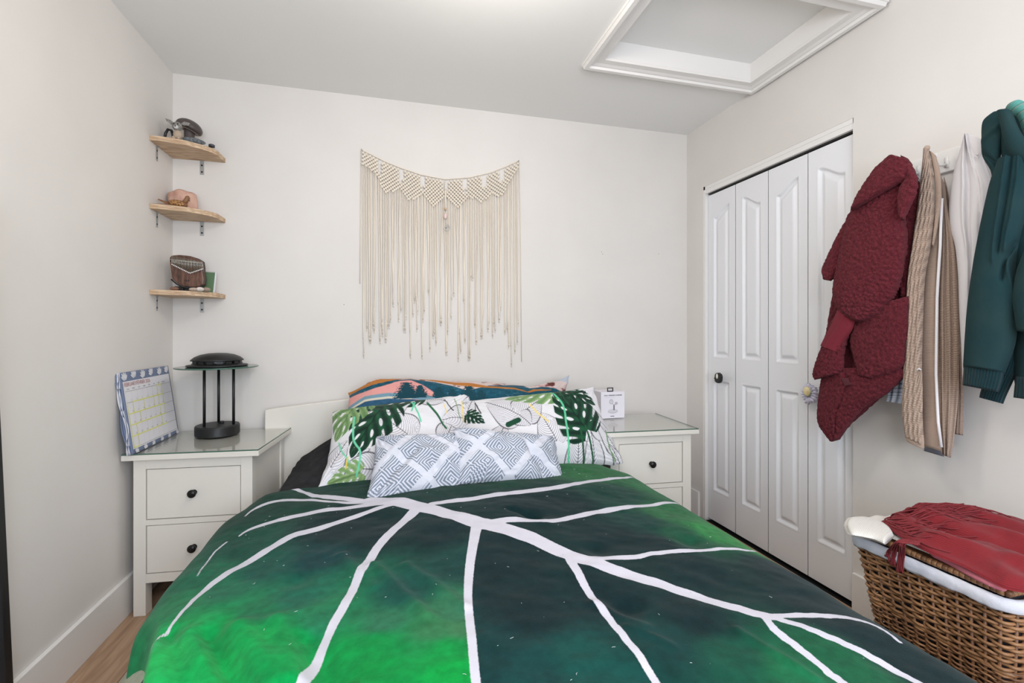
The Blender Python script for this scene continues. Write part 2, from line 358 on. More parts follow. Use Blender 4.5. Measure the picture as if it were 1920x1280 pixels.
VEINS = [
 [(695,934,14),(745,940,16),(800,954,17),(850,969,18),(894,982,20),(923,988,19),(996,1009,19),(1069,1040,18),(1123,1057,18),(1178,1075,17),(1244,1094,16),(1324,1119,16),(1397,1142,15),(1436,1154,15)],
 [(812,946,6),(850,941,7),(893,936,7),(959,927,7),(1047,916,7),(1083,906,7),(1142,896,5),(1195,892,3),(1214,894,2)],
 [(904,984,9),(970,979,8),(1014,980,6),(1040,978,8),(1083,966,8),(1142,953,8),(1200,944,6),(1251,939,5),(1284,944,3)],
 [(1072,1042,9),(1105,1047,9),(1142,1045,8),(1196,1041,8),(1233,1033,7),(1287,1027,6),(1360,1023,5),(1415,1029,4),(1433,1034,3),(1446,1040,3)],
 [(1436,1152,11),(1494,1150,11),(1552,1152,10),(1591,1158,8),(1623,1168,7),(1649,1181,6),(1675,1200,5)],
 [(1436,1154,10),(1494,1174,10),(1558,1200,11),(1623,1226,11),(1687,1258,11),(1733,1280,12),(1800,1312,12)],
 [(1425,1152,10),(1448,1182,11),(1494,1216,11),(1542,1255,11),(1574,1280,12),(1620,1318,12)],
 [(1066,1042,12),(1083,1068,14),(1105,1104,12),(1134,1144,12),(1163,1184,12),(1196,1228,12),(1233,1280,12),(1265,1322,12)],
 [(896,984,20),(888,1024,17),(881,1071,16),(879,1130,15),(886,1206,16),(893,1280,17),(900,1330,17)],
 [(785,952,16),(747,984,13),(710,1024,15),(674,1079,16),(652,1122,15),(612,1188,16),(587,1246,17),(572,1280,17),(552,1325,17)],
 [(745,942,6),(674,962,6),(601,984,8),(546,1000,9),(492,1029,10),(433,1064,10),(382,1100,9),(346,1137,8),(317,1170,6),(309,1182,5),(291,1193,4),(273,1226,2)],
 [(715,941,9),(637,949,6),(565,958,6),(510,971,5),(470,986,4),(450,998,2)],
 [(688,938,4),(637,937,4),(583,933,4),(528,934,4),(484,946,4),(461,964,2)],
 [(690,936,8),(637,929,7),(594,925,7),(565,916,5),(539,912,5),(510,916,4),(492,926,2)],
 [(426,1009,3),(404,1028,3),(390,1046,3),(370,1075,2)]]
XX = sx_[None, :] * np.ones((nt, 1)); YF_ = .44 + .765 * sst(-XX, .20, .60); YY = YF_ + (2.10 - YF_) * np.linspace(0, 1, nt)[:, None]
def segdist(X, Y, A, Bp, wa, wb, sc=1):
    d = Bp - A; L2 = d @ d + 1e-12; t_ = np.clip(((X - A[0]) * d[0] + (Y - A[1]) * d[1]) / L2, 0, 1)
    return np.hypot(X - A[0] - t_ * d[0], Y - A[1] - t_ * d[1]) - (wa + (wb - wa) * t_) * sc
sd = np.full(XX.shape, .2)
LINES = []
for v_ in VEINS:
    px = np.array(v_, float); n_ = (len(px) - 1) * 4 + 1; px = catmull(px, np.linspace(0, 1, n_)); W = []
    P2 = np.array([hit(*p[:2]) for p in px])
    for i in range(n_):
        tp = px[min(i + 1, n_ - 1), :2] - px[max(i - 1, 0), :2]; tp /= np.hypot(*tp); nn = np.array([-tp[1], tp[0]]) * px[i, 2] / 2
        a_ = at(px[i, 0] + nn[0], px[i, 1] + nn[1], 'z', .53)[:2]; b_ = at(px[i, 0] - nn[0], px[i, 1] - nn[1], 'z', .53)[:2]
        tw = P2[min(i + 1, n_ - 1)] - P2[max(i - 1, 0)]; tw /= (np.hypot(*tw) + 1e-9); W.append(max(.0022, abs((a_ - b_) @ np.array([-tw[1], tw[0]])) / 2))
    LINES.append(P2)
    for i in range(n_ - 1):
        lo = np.minimum(P2[i], P2[i + 1]) - .06; hi = np.maximum(P2[i], P2[i + 1]) + .06
        j = np.where((sx_ > lo[0]) & (sx_ < hi[0]))[0]
        if len(j) == 0: continue
        sub = YY[:, j[0]:j[-1] + 1]; r_ = np.where(((sub > lo[1]) & (sub < hi[1])).any(1))[0]
        if len(r_) == 0: continue
        c0, c1 = r_[0], r_[-1] + 1
        sl = (slice(c0, c1), slice(j[0], j[-1] + 1)); sd[sl] = np.minimum(sd[sl], segdist(XX[sl], YY[sl], P2[i], P2[i + 1], W[i], W[i + 1]))
def idw(pts, pw=3.2):
    num = 0; den = 0
    for px, py, c in pts:
        q = hit(px, py); r2 = ((XX - q[0]) ** 2 + ((YY - q[1]) * .9) ** 2 + 2e-4) ** (pw / 2); num = num + np.array(c, float)[None, None] / r2[..., None]; den = den + 1 / r2
    return lin(num / den[..., None])
DK = (12, 36, 39)
colL = idw([(520,945,(18,58,46)),(700,1000,DK),(820,1000,DK),(860,1060,(16,58,54)),(600,1040,(15,56,58)),(640,990,DK),(500,1060,(20,78,66)),(420,1100,(30,104,76)),(350,1130,(34,122,78)),(560,1110,(30,96,76)),
 (760,1110,(22,72,64)),(860,1150,(48,104,76)),(720,1170,(42,108,78)),(860,1185,(58,112,74)),(600,1160,(36,112,78)),(480,1145,(34,112,76)),(820,1185,(50,112,72)),(640,975,DK),(560,930,(22,58,46)),
 (420,1178,(16,158,80)),(320,1190,(24,168,88)),(560,1195,(6,146,72)),(700,1212,(6,140,66)),(840,1222,(4,146,66)),(300,1240,(34,184,92)),(420,1240,(16,172,84)),(560,1250,(6,152,74)),(700,1260,(4,142,64)),(850,1265,(4,156,66)),(640,1230,(6,148,70)),(480,1205,(10,160,78)),(270,1220,(56,190,110)),(460,1020,(20,72,58)),(400,1060,(28,96,70))], 4)
colR = idw([(940,1050,DK),(1000,1150,DK),(920,1240,(14,52,52)),(1100,1250,(16,70,64)),(1000,1270,(14,60,58)),(1300,1160,DK),(1380,1230,(16,72,56)),(1480,1265,(22,96,62)),(1240,1200,(14,54,52)),(1150,1120,DK),(1600,1250,(20,88,58)),(1560,1225,(22,84,56)),(1250,960,(38,98,58)),
 (1330,990,(48,124,66)),(1400,1015,(58,140,70)),(1180,880,(46,110,62)),(1100,885,(42,98,58)),(1215,910,(40,104,62)),(1150,925,(16,56,48)),(1270,1000,(26,76,56)),(1000,940,DK),(1150,1000,DK),(1060,950,DK),(1300,1060,DK),(1450,1060,DK),(1500,1120,DK),(1650,1215,DK),(1560,1165,DK),(1720,1250,DK),(1230,1015,DK),(950,900,(24,60,46)),(1200,975,(18,56,50))], 4)
l9 = LINES[8]; o9 = np.argsort(l9[:, 1]); xm = np.interp(YY, l9[o9, 1], l9[o9, 0]); side = sst(XX - xm, -.006, .006)
side = np.where(YY > l9[:, 1].max(), sst(YY * .0 + XX - xm + (YY - l9[:, 1].max()) * 1.0, -.05, .05), side)
colL = colL * (1 - .14 * sst(colL[..., 1], .10, .30))[..., None]
col = colL * (1 - side[..., None]) + colR * side[..., None]
col *= (1 + .22 * (fbm(XX * 14, YY * 14, 4, 5) - .5))[..., None]
# relief
ZZ = sz_[None, :] * np.ones((nt, 1)); flat = sst(ZZ, .42, .53)
puff = .026 * (fbm(XX * 2.6, YY * 2.6, 3, 11) - .5) + .018 * (fbm(XX * 7 + 2 * YY, YY * 9, 3, 4) - .5)
rid = lambda x0, y0, x1, y1, wd, h: h * np.exp(-(np.maximum(segdist(XX, YY, np.array([x0, y0]), np.array([x1, y1]), 0, 0), 0) / wd) ** 2)
for a_, b_, wd, h in (((640,1040),(700,1100),.02,.010),((700,1060),(800,1160),.018,.012),((760,1060),(870,1140),.016,.009),((450,1180),(520,1290),.032,.026),((355,1195),(410,1300),.032,.022),((318,1185),(372,1290),.018,-.013),((395,1185),(450,1290),.022,-.018),((520,1160),(560,1280),.022,.014),((278,1215),(300,1290),.03,.014),((590,1190),(620,1280),.03,-.014),((1120,1130),(1210,1180),.016,.008),((960,960),(1010,972),.014,-.008),((1380,1180),(1520,1270),.012,.006),((1180,1180),(1260,1215),.012,.005)):
    p, q = hit(*a_), hit(*b_); puff = puff + rid(p[0], p[1], q[0], q[1], wd, h)
for a_ in ((1180, 1140), (1120, 1030), (1000, 968), (560, 1080), (1290, 1010)):   # quilting dimples
    p = hit(*a_); puff = puff - .012 * np.exp(-(((XX - p[0]) ** 2 + (YY - p[1]) ** 2) / .035 ** 2))
side_b = .02 * (fbm(YY * 5, XX * 0 + 3, 3, 8) - .5) * (1 - flat)
ed = sst(YY - YF_, 0, .10); te = 1 - sst(YY, 2.035, 2.10)
Zf = ZZ + puff * flat - .10 * (1 - ed) ** 2 - .035 * (1 - te)
Xf = XX + .022 * sst(-YY, -1.45, -1.2) * sst(-XX, .40, .58) + side_b * np.where(XX < .2, -1, 1) * 1.2 + .05 * sst(YY, 1.85, 2.08) * sst(-XX, .44, .60) - .09 * sst(YY, 1.95, 2.08) * sst(XX, .93, 1.10)
V3 = np.stack([Xf, YY + .012 * np.sin(XX * 5), Zf], -1); V = V3.reshape(-1, 3)
m, N, L, P = nodes('leaf_print_plush'); MATS['leaf'] = m
a1 = N.new('ShaderNodeAttribute'); a1.attribute_name = 'Col'; a2 = N.new('ShaderNodeAttribute'); a2.attribute_name = 'vein'
tc = N.new('ShaderNodeTexCoord'); nz = N.new('ShaderNodeTexNoise'); nz.inputs['Scale'].default_value = 160; nz.inputs['Detail'].default_value = 4; L.new(tc.outputs['Object'], nz.inputs[0])
e = mth(N, L, 'MULTIPLY_ADD', nz.outputs[0], .003, -.0015); e = mth(N, L, 'ADD', e, a2.outputs['Fac'])
mr = N.new('ShaderNodeMapRange'); mr.inputs[1].default_value = -.0008; mr.inputs[2].default_value = .0012; L.new(e, mr.inputs[0])
n2 = N.new('ShaderNodeTexNoise'); n2.inputs['Scale'].default_value = 45; n2.inputs['Detail'].default_value = 8; L.new(tc.outputs['Object'], n2.inputs[0])
vv = mth(N, L, 'MULTIPLY_ADD', n2.outputs[0], 1.0, .5); hs = N.new('ShaderNodeHueSaturation'); L.new(vv, hs.inputs['Value']); L.new(a1.outputs['Color'], hs.inputs['Color'])
mx = N.new('ShaderNodeMix'); mx.data_type = 'RGBA'; L.new(mr.outputs[0], mx.inputs[0]); mx.inputs[6].default_value = (*lin((204, 202, 213)), 1); L.new(hs.outputs[0], mx.inputs[7])
vo = N.new('ShaderNodeTexVoronoi'); vo.inputs['Scale'].default_value = 22; L.new(tc.outputs['Object'], vo.inputs[0]); sp = mth(N, L, 'LESS_THAN', vo.outputs['Distance'], .014)
m3 = N.new('ShaderNodeMix'); m3.data_type = 'RGBA'; L.new(sp, m3.inputs[0]); L.new(mx.outputs[2], m3.inputs[6]); m3.inputs[7].default_value = (.45, .55, .55, 1); L.new(m3.outputs[2], P.inputs['Base Color'])
P.inputs['Roughness'].default_value = .9; P.inputs['Sheen Weight'].default_value = .09; P.inputs['Specular IOR Level'].default_value = .1; P.inputs['Sheen Roughness'].default_value = .4
n3 = N.new('ShaderNodeTexNoise'); n3.inputs['Scale'].default_value = 420; n3.inputs['Detail'].default_value = 3; L.new(tc.outputs['Object'], n3.inputs[0])
bp = N.new('ShaderNodeBump'); bp.inputs['Strength'].default_value = .5; bp.inputs['Distance'].default_value = .002; L.new(n3.outputs[0], bp.inputs['Height']); L.new(bp.outputs[0], P.inputs['Normal'])
com = link_mesh('comforter', V, grid_faces(nt, ns), m, attrs={'Col': col.reshape(-1, 3), 'vein': sd.reshape(-1)}, label='green plush comforter printed with a giant leaf and white veins', cat='comforter')
sm = com.modifiers.new('thickness', 'SOLIDIFY'); sm.thickness = .018; sm.offset = -1
# stray lint threads on the comforter
rg = random.Random(3); lb = MB()
for k in range(110):
    x_ = rg.uniform(-.45, .95); y_ = rg.uniform(.6, 1.95); j = int(np.argmin(abs(sx_ - x_) + (sz_ < .4))); i = min(nt - 1, int(np.searchsorted(YY[:, j], y_)))
    z_ = Zf[i, j] + .0016; q = rg.uniform(0, 6.3); l_ = rg.uniform(.002, .008); c_ = rg.uniform(-1, 1)
    lb.tube([(x_ + math.cos(q + c_ * s_) * l_ * s_, y_ + math.sin(q + c_ * s_) * l_ * s_, z_) for s_ in (0, .5, 1)], .00045, 3)
lb.obj('lint', mat('white_lint', (200, 205, 205), .9), com, kind='stuff', label='white lint threads')
# teal hem binding and the cream sherpa throw showing under the left side
hemI = 0; pts = [(Xf[i, 0] - .006, V3[i, 0, 1], Zf[i, 0] - .004) for i in range(nt - 1, -1, -4)] + [(Xf[0, j] - .005, V3[0, j, 1] - .012, Zf[0, j] - .004) for j in range(0, ns, 5)]
MB().tube(pts, .011, 6).obj('hem_binding', mat('teal_binding', (62, 128, 128), .8), com, True, label='teal hem binding')
nu, nv = 110, 260; yy = np.linspace(.5, 1.7, nv)[:, None] * np.ones((1, nu)); tt = np.linspace(0, 1, nu)[None, :] * np.ones((nv, 1))
sp_ = catmull(np.array([(-.15,.472),(-.38,.455),(-.48,.425),(-.56,.375),(-.628,.30),(-.655,.22),(-.655,.08)]), tt.ravel()).reshape(nv, nu, 2)
Xs = sp_[..., 0] + .10 * sst(yy, 1.31, 1.46) - .012 * np.sin(yy * 14) * tt; Zs = sp_[..., 1]
wn = worley(yy * 110, tt * 80, 5); Xs = Xs - .006 * (1 - wn)
link_mesh('sherpa_throw', np.stack([Xs, yy, Zs + .004 * wn], -1).reshape(-1, 3), grid_faces(nv, nu), mat('cream_sherpa', (204, 204, 184), .95, bump=(200, 1.0, .006), var=(90, (186, 188, 164))), label='cream sherpa throw hanging below the comforter at the left side of the bed', cat='blanket').modifiers.new('thickness', 'SOLIDIFY').thickness = .012

# ------------------------------------------------------------------ pillows
def pillow(name, cor, T, nu, nv, material, label, colf=None, seed=0, conc=.06, uvscale=1, group=None, wr=.010, back=.5, cat='pillow', folds=(), topf=None):
    P4 = [at(px, py, 'y', y_) for px, py, y_ in cor]; TL, TR, BR, BL = P4
    D4 = [np.array(c[:2], float) for c in cor]
    def surf(nu, nv, sgn, off):
        u = np.linspace(0, 1, nu)[None, :] * np.ones((nv, 1)); v = np.linspace(0, 1, nv)[:, None] * np.ones((1, nu)); a = 2 * u - 1; b_ = 2 * v - 1
        a2 = a * (1 - conc * (1 - b_ ** 2)); b2 = b_ * (1 - conc * (1 - a ** 2)); e = .022 * (fbm(u * 5 + seed, v * 5, 3, seed) - .5)
        U = (a2 + 1) / 2 + e; Vv = (b2 + 1) / 2 + e * 1.4
        bl = lambda q: (q[0][None, None] * ((1 - U) * (1 - Vv))[..., None] + q[1][None, None] * (U * (1 - Vv))[..., None] + q[2][None, None] * (U * Vv)[..., None] + q[3][None, None] * ((1 - U) * Vv)[..., None])
        Dy = (np.interp(u, *topf) * (1 - v) * 350)[..., None] * np.array([0, 1.]) if topf else 0; tz = (np.interp(u, *topf) * (1 - v))[..., None] * UP if topf else 0
        f = ((1 - np.abs(a) ** 2.4) * (1 - np.abs(b_) ** 2.4)).clip(0) ** .52
        n = np.cross(TR - TL, BL - TL) + np.cross(BR - BL, BR - TR); n /= np.linalg.norm(n); n = n if n[1] < 0 else -n
        cr = 0
        for (cu, cv) in ((0, 0), (1, 0), (1, 1), (0, 1)):
            dx, dy = u - cu, v - cv; an = np.arctan2(dy, dx + 1e-6); rr = np.hypot(dx, dy); cr = cr + np.sin(an * 26 + seed + 2 * fbm(u * 4, v * 4, 2, seed)) * np.exp(-(rr / .28) ** 2) * sst(rr, 0, .08)
        wk = wr * (fbm(u * 5 + seed, v * 4, 4, seed) - .5) * 2 + wr * .35 * cr
        for fu, fv, gu, gv, fw, fh in folds: wk = wk + fh * np.exp(-(segdist(u, v * .65, np.array([fu, fv * .65]), np.array([gu, gv * .65]), 0, 0).clip(0) / fw) ** 2)
        edge_w = .006 * np.sin(u * 50 + seed) * np.exp(-((1 - np.abs(b_)) / .03)) + .006 * np.sin(v * 34 + seed) * np.exp(-((1 - np.abs(a)) / .03))
        disp = sgn * T * f + wk * f ** .5 * (sgn > 0) + edge_w
        return bl(P4) + tz + n[None, None] * disp[..., None], bl(D4) - Dy, u, v
    A, Dp, u, v = surf(nu, nv, 1, 0); nb = (nu // 4, nv // 4); Bk, Db, ub, vb = surf(nb[0], nb[1], -back, 0)
    V = np.concatenate([A.reshape(-1, 3), Bk.reshape(-1, 3)]); F = np.concatenate([grid_faces(nv, nu, True), grid_faces(nb[1], nb[0]) + nu * nv])
    wdt = (np.linalg.norm(TR - TL) + np.linalg.norm(BR - BL)) / 2; hgt = (np.linalg.norm(BL - TL) + np.linalg.norm(BR - TR)) / 2
    uv = np.concatenate([np.stack([u * wdt, -v * hgt], -1).reshape(-1, 2), np.stack([ub * wdt, -vb * hgt], -1).reshape(-1, 2)])
    attrs = None
    if colf:
        attrs = {'Col': np.concatenate([colf(Dp[..., 0], Dp[..., 1], u, v).reshape(-1, 3), colf(Db[..., 0], Db[..., 1], ub, vb).reshape(-1, 3)])}
    return link_mesh(name, V, F, material, uv=uv, attrs=attrs, label=label, cat=cat, group=group)
def blend(c, msk, colr):
    colr = np.asarray(colr); return c * (1 - msk[..., None]) + (colr if colr.ndim == 3 else colr[None, None]) * msk[..., None]
def stroke(X, Y, pts, wd, soft=.6):
    d = np.full(X.shape, 99.); pts = catmull(np.array(pts, float), np.linspace(0, 1, (len(pts) - 1) * 5 + 1))
    for i in range(len(pts) - 1): d = np.minimum(d, segdist(X, Y, pts[i], pts[i + 1], wd / 2, wd / 2))
    return 1 - sst(d, -soft, soft)
def leafuv(X, Y, bx, by, tx, ty, W):
    d = np.array([tx - bx, ty - by], float); L_ = np.hypot(*d); d /= L_; nrm = np.array([-d[1], d[0]])
    p = ((X - bx) * d[0] + (Y - by) * d[1]) / L_; q = ((X - bx) * nrm[0] + (Y - by) * nrm[1])
    pc = np.clip(p + .16, 1e-4, 1.16) / 1.16; wd = W * np.sin(PI * pc ** .62) ** .75 * (1 - .25 * pc)
    wd = np.where((p < -.16) | (p > 1), 1e-3, wd); heart = sst(np.abs(q) / W, 0, .35) * .0
    s = np.abs(q) / np.maximum(wd, 1e-3); s = np.where((p < .0) & (np.abs(q) < W * .32 * (-p / .16)), 2, s)
    return p, q, s, L_
def monstera(c, X, Y, bx, by, tx, ty, W, c1, c2, seed=0):
    p, q, s, L_ = leafuv(X, Y, bx, by, tx, ty, W); inside = 1 - sst(s, .96, 1.02)
    ph = (p - .34 * s) * 4.6 + (q > 0) * .37 + seed; fr = np.abs(ph - np.floor(ph) - .5) * 2
    cut = sst(s, .58, .66) * (1 - sst(1 - fr, .10 + .5 * (s - .58), .22 + .5 * (s - .58)))
    fr2 = (ph + .5) - np.floor(ph + .5) - .5; hole = 1 - sst(np.hypot(fr2 / .17, (s - .34) / .13), .9, 1.15)
    m_ = inside * (1 - cut) * (1 - hole * (p > .08) * (p < .85))
    sh = .5 + .5 * np.sin(ph * 2 * PI + 1.2) * .7 + .35 * (fbm(X / 9, Y / 9, 3, seed) - .5); g = np.clip(sh, 0, 1)
    colr = lin(c1)[None, None] * (1 - g[..., None]) + lin(c2)[None, None] * g[..., None]
    c = blend(c, m_, colr); rib = (1 - sst(np.abs(q), .5, 1.4)) * (p > -.05) * (p < .95); return blend(c, rib * .7 * (s < 1.5), lin(c1) * .7)
def linel(c, X, Y, bx, by, tx, ty, W, n=13, seed=0, fill=(224, 222, 227)):
    p, q, s, L_ = leafuv(X, Y, bx, by, tx, ty, W); c = blend(c, 1 - sst(s, .97, 1.03), lin(fill))
    ph = (p - .42 * s ** 1.4) * n + .35 * np.sin(s * 5 + seed) * .4; fr = np.abs(ph - np.round(ph)) * L_ / n
    ln = (1 - sst(fr, .2, .8)) * (s < 1) * .72; c = blend(c, ln, lin((40, 38, 52)))
    ol = 1 - sst(np.abs(s - 1) * W * .6, .4, 1.1); c = blend(c, .8 * ol * (p > -.16) * (p < 1.02), lin((30, 30, 38)))
    return blend(c, (1 - sst(np.abs(q), .3, .9)) * (p > -.02) * (p < .97) * .9, lin((40, 38, 50)))
DG, MG, SG = (12, 32, 28), (30, 86, 56), (120, 156, 100)
def print_left(X, Y, u, v):
    c = np.ones(X.shape + (3,)) * lin((222, 221, 225))
    c = linel(c, X, Y, 720, 800, 760, 780, 26, 9); c = linel(c, X, Y, 620, 890, 650, 850, 22, 9); c = linel(c, X, Y, 830, 850, 850, 800, 26, 11); c = linel(c, X, Y, 700, 830, 735, 790, 34, 11); c = linel(c, X, Y, 760, 850, 700, 806, 40, 15); c = linel(c, X, Y, 870, 800, 822, 812, 30, 9)
    c = linel(c, X, Y, 800, 765, 764, 768, 20, 9); c = linel(c, X, Y, 800, 765, 832, 770, 20, 9, 2); c = linel(c, X, Y, 655, 930, 690, 870, 26, 12, 4); c = linel(c, X, Y, 905, 745, 862, 770, 18, 9)
    c = linel(c, X, Y, 700, 900, 640, 895, 24, 11, 4)
    c = monstera(c, X, Y, 778, 760, 684, 778, 30, DG, MG, 1)
    c = monstera(c, X, Y, 716, 782, 655, 884, 52, DG, MG, 3)
    c = monstera(c, X, Y, 672, 752, 628, 845, 42, (86, 124, 72), (150, 178, 126), 2)
    c = monstera(c, X, Y, 672, 902, 612, 912, 20, (120, 152, 96), (152, 178, 126), 5)
    for pts, wd, cc in (([(685,740),(686,790)],4,MG),([(766,775),(775,800),(782,822)],3,(96,200,160)),([(772,775),(765,800)],3,(96,200,160)),([(795,780),(820,815),(830,830)],4.5,(36,96,64)),([(828,768),(845,790)],2.5,(40,40,48)),
        ([(826,780),(832,796)],2,(236,208,120)),([(848,758),(853,780),(858,805)],2,(130,150,110)),([(862,765),(864,785),(866,808)],3,(236,214,130)),([(662,805),(660,850),(672,878),(665,905)],3.5,(110,205,165)),([(634,850),(640,870),(652,888)],2.5,(110,205,165)),([(646,895),(650,882)],2.5,(226,196,70))):
        c = blend(c, stroke(X, Y, pts, wd), lin(cc))
    return c
def print_right(X, Y, u, v):
    c = np.ones(X.shape + (3,)) * lin((222, 221, 225))
    c = linel(c, X, Y, 1030, 850, 1000, 800, 30, 13); c = linel(c, X, Y, 920, 860, 940, 820, 26, 12); c = linel(c, X, Y, 965, 805, 905, 770, 36, 17, 1); c = linel(c, X, Y, 968, 802, 1005, 770, 34, 13, 3); c = linel(c, X, Y, 965, 805, 985, 825, 20, 8); c = linel(c, X, Y, 1075, 885, 1070, 830, 28, 15); c = linel(c, X, Y, 1110, 885, 1095, 825, 22, 13)
    c = linel(c, X, Y, 1125, 830, 1090, 775, 26, 14, 2); c = linel(c, X, Y, 1150, 850, 1105, 800, 20, 12, 2); c = linel(c, X, Y, 870, 800, 885, 752, 16, 9); c = linel(c, X, Y, 1160, 870, 1135, 845, 10, 6)
    c = monstera(c, X, Y, 1038, 745, 940, 768, 36, (96, 134, 82), (150, 180, 124), 2)
    c = monstera(c, X, Y, 1088, 828, 1028, 750, 50, DG, MG, 1); c = monstera(c, X, Y, 1042, 740, 1112, 772, 32, DG, MG, 4)
    c = monstera(c, X, Y, 875, 790, 905, 815, 14, DG, (30, 90, 60), 4); c = blend(c, stroke(X, Y, [(945, 822), (962, 815)], 10), lin((24, 70, 48)))
    for pts, wd, cc in (([(1026,750),(1045,785),(1050,830),(1056,878)],3.6,(96,196,150)),([(983,782),(998,802),(1016,818)],3,(228,206,130)),([(1076,828),(1086,878)],3.6,(28,84,54)),([(1086,822),(1106,878)],3.6,(28,84,54)),([(888,768),(894,785),(898,795)],2,(30,30,36)),([(866,760),(868,800)],2.5,(230,206,130)),([(1130,820),(1135,850),(1150,868)],3,(120,150,110))):
        c = blend(c, stroke(X, Y, pts, wd), lin(cc))
    return c
def land(X, Y, u, v):
    Y = Y - 8
    n1 = fbm(X / 14, Y / 6, 4, 3); n2 = fbm(X / 4, Y / 3, 3, 7)
    cv = lambda pts: np.interp(X, [p[0] for p in pts], [p[1] for p in pts])
    c = np.ones(X.shape + (3,)) * lin((206, 188, 184)); c = blend(c, sst(n1, .5, .56) * (X > 985), lin((198, 160, 158))); c = blend(c, sst(n1 + n2 * .3, .74, .8), lin((120, 70, 66)))
    c = blend(c, sst(n2, .6, .7) * (X < 700), lin((110, 84, 92)))
    c = blend(c, (Y < 708 + 8 * n1) * (X > 1035) * 1.0, lin((176, 184, 196))); c = blend(c, (1 - sst(np.hypot((X - 1026) / 8, (Y - 718) / 5) + n2 - .5, .8, 1.1)), lin((96, 50, 46))); c = blend(c, (1 - sst(np.hypot((X - 1058) / 8, (Y - 731) / 6) + n2 - .5, .8, 1.1)), lin((96, 50, 46)))
    hill = cv([(640,740),(700,716),(760,712),(800,720),(860,740),(900,728),(940,724),(965,722),(980,730),(1010,726),(1035,728),(1070,738)])
    teal = lin((24, 78, 96))[None, None] * (.6 + .9 * n2[..., None]) + .12 * sst(n2, .62, .75)[..., None] * lin((190, 200, 200))
    c = blend(c, sst(Y - hill, -1, 1) , teal)
    top = cv([(640,735),(710,707),(760,706),(800,711),(835,720),(870,722),(900,730),(950,731),(975,739),(988,733),(1025,732)]); bot = cv([(640,737),(745,711),(775,712),(815,722),(842,729),(870,732),(950,735),(978,741),(992,737),(1025,733)])
    c = blend(c, sst(Y - top, -.8, .8) * (1 - sst(Y - bot, -.8, .8)) * (X < 1025), lin((176, 112, 50)) * (1 + .25 * (n1[..., None] - .5)))
    pk = cv([(640,745),(690,733),(715,726),(740,717),(760,716),(780,728),(800,745)]); c = blend(c, sst(Y - pk, -1, 1) * (X < 800), lin((218, 152, 146)))
    c = blend(c, sst(n2 + n1, 1.12, 1.2) * (Y > pk) * (X > 770) * (X < 840) * (Y < 745), lin((150, 130, 136)))
    bl_ = cv([(640,765),(680,745),(720,742),(760,745),(800,752)]); c = blend(c, sst(Y - bl_, -1, 1) * (X < 800) * (Y < bl_ + 10), lin((112, 146, 162)))
    c = blend(c, sst(Y - bl_, 6, 7) * (X < 760) * (Y < bl_ + 11), lin((206, 196, 178))); c = blend(c, sst(Y - bl_, 10, 11) * (X < 800), lin((44, 84, 112)) * (.7 + .7 * n2[..., None]))
    c = blend(c, sst(Y - cv([(840,752),(880,748),(920,744),(960,744),(1000,746)]), -1, 1) * sst(n1, .42, .5) * 0, teal)
    for cx, w_, t_, b_ in ((752, 26, 721, 752), (775, 16, 728, 752), (808, 15, 733, 752), (832, 12, 737, 753), (862, 22, 730, 760), (885, 16, 738, 760)):
        hh = (Y - t_) / (b_ - t_); jag = .25 + .75 * hh + .30 * ((Y - t_) / 3.2 - np.floor((Y - t_) / 3.2) - .5) * (.5 + hh) + .5 * (vnoise(X / 1.2, Y / 1.2, 3) - .5)
        c = blend(c, (np.abs(X - cx) < w_ * jag * .9) * (hh > 0) * (hh < 1.05) * 1.0, lin((18, 62, 74)))
    return c
COT = lambda n: mat(n, (240, 240, 240), .85, bump=(900, .25, .0006), attr='Col', coord='UV', spec=.2, sheen=.1)
pillow('pillow', [(653,738,2.50),(1068,705,2.50),(1062,800,2.36),(632,812,2.34)], .085, 420, 130, COT('mountain_print_cotton'), 'long pillow printed with orange, pink and teal mountains and firs, behind the others', land, seed=2, conc=.03, wr=.010, topf=([0,.1,.25,.42,.6,.8,.93,1],[0,.062,.050,.022,0,-.045,-.022,0]))
pillow('pillow', [(622,772,2.38),(884,738,2.38),(895,930,2.03),(596,916,2.03)], .115, 320, 250, COT('leaf_print_cotton_a'), 'white pillow with green monstera leaves on the left of the bed', print_left, seed=5, conc=.07, wr=.014, group='leaf print pillows', folds=((.88, 0, .80, .4, .03, -.012), (.0, .8, .25, .72, .04, .014)))
pillow('pillow', [(850,756,2.36),(1114,727,2.30),(1172,870,2.045),(880,905,2.0)], .11, 340, 250, COT('leaf_print_cotton_b'), 'white pillow with green monstera leaves next to the boxed charger', print_right, seed=9, conc=.06, wr=.012, group='leaf print pillows')
# grey concentric-diamond lumbar pillows
m, N, L, P = nodes('grey_diamond_cotton'); uvn = N.new('ShaderNodeUVMap'); uvn.uv_map = 'UVMap'; sx = N.new('ShaderNodeSeparateXYZ'); L.new(uvn.outputs[0], sx.inputs[0])
a_ = mth(N, L, 'ADD', sx.outputs[0], sx.outputs[1]); b_ = mth(N, L, 'SUBTRACT', sx.outputs[0], sx.outputs[1])
def tri(v, per, off=0):
    f = mth(N, L, 'FRACT', mth(N, L, 'MULTIPLY_ADD', v, 1 / per, off)); return mth(N, L, 'ABSOLUTE', mth(N, L, 'SUBTRACT', f, .5))
big = mth(N, L, 'MAXIMUM', tri(a_, .262, .12), tri(b_, .262, .30)); small = mth(N, L, 'MAXIMUM', tri(a_, .131, .12), tri(b_, .131, .30))
st = mth(N, L, 'FRACT', mth(N, L, 'MULTIPLY_ADD', small, 9, .72)); st = mth(N, L, 'GREATER_THAN', st, .48)
band = mth(N, L, 'LESS_THAN', big, .425); msk = mth(N, L, 'MULTIPLY', st, band)
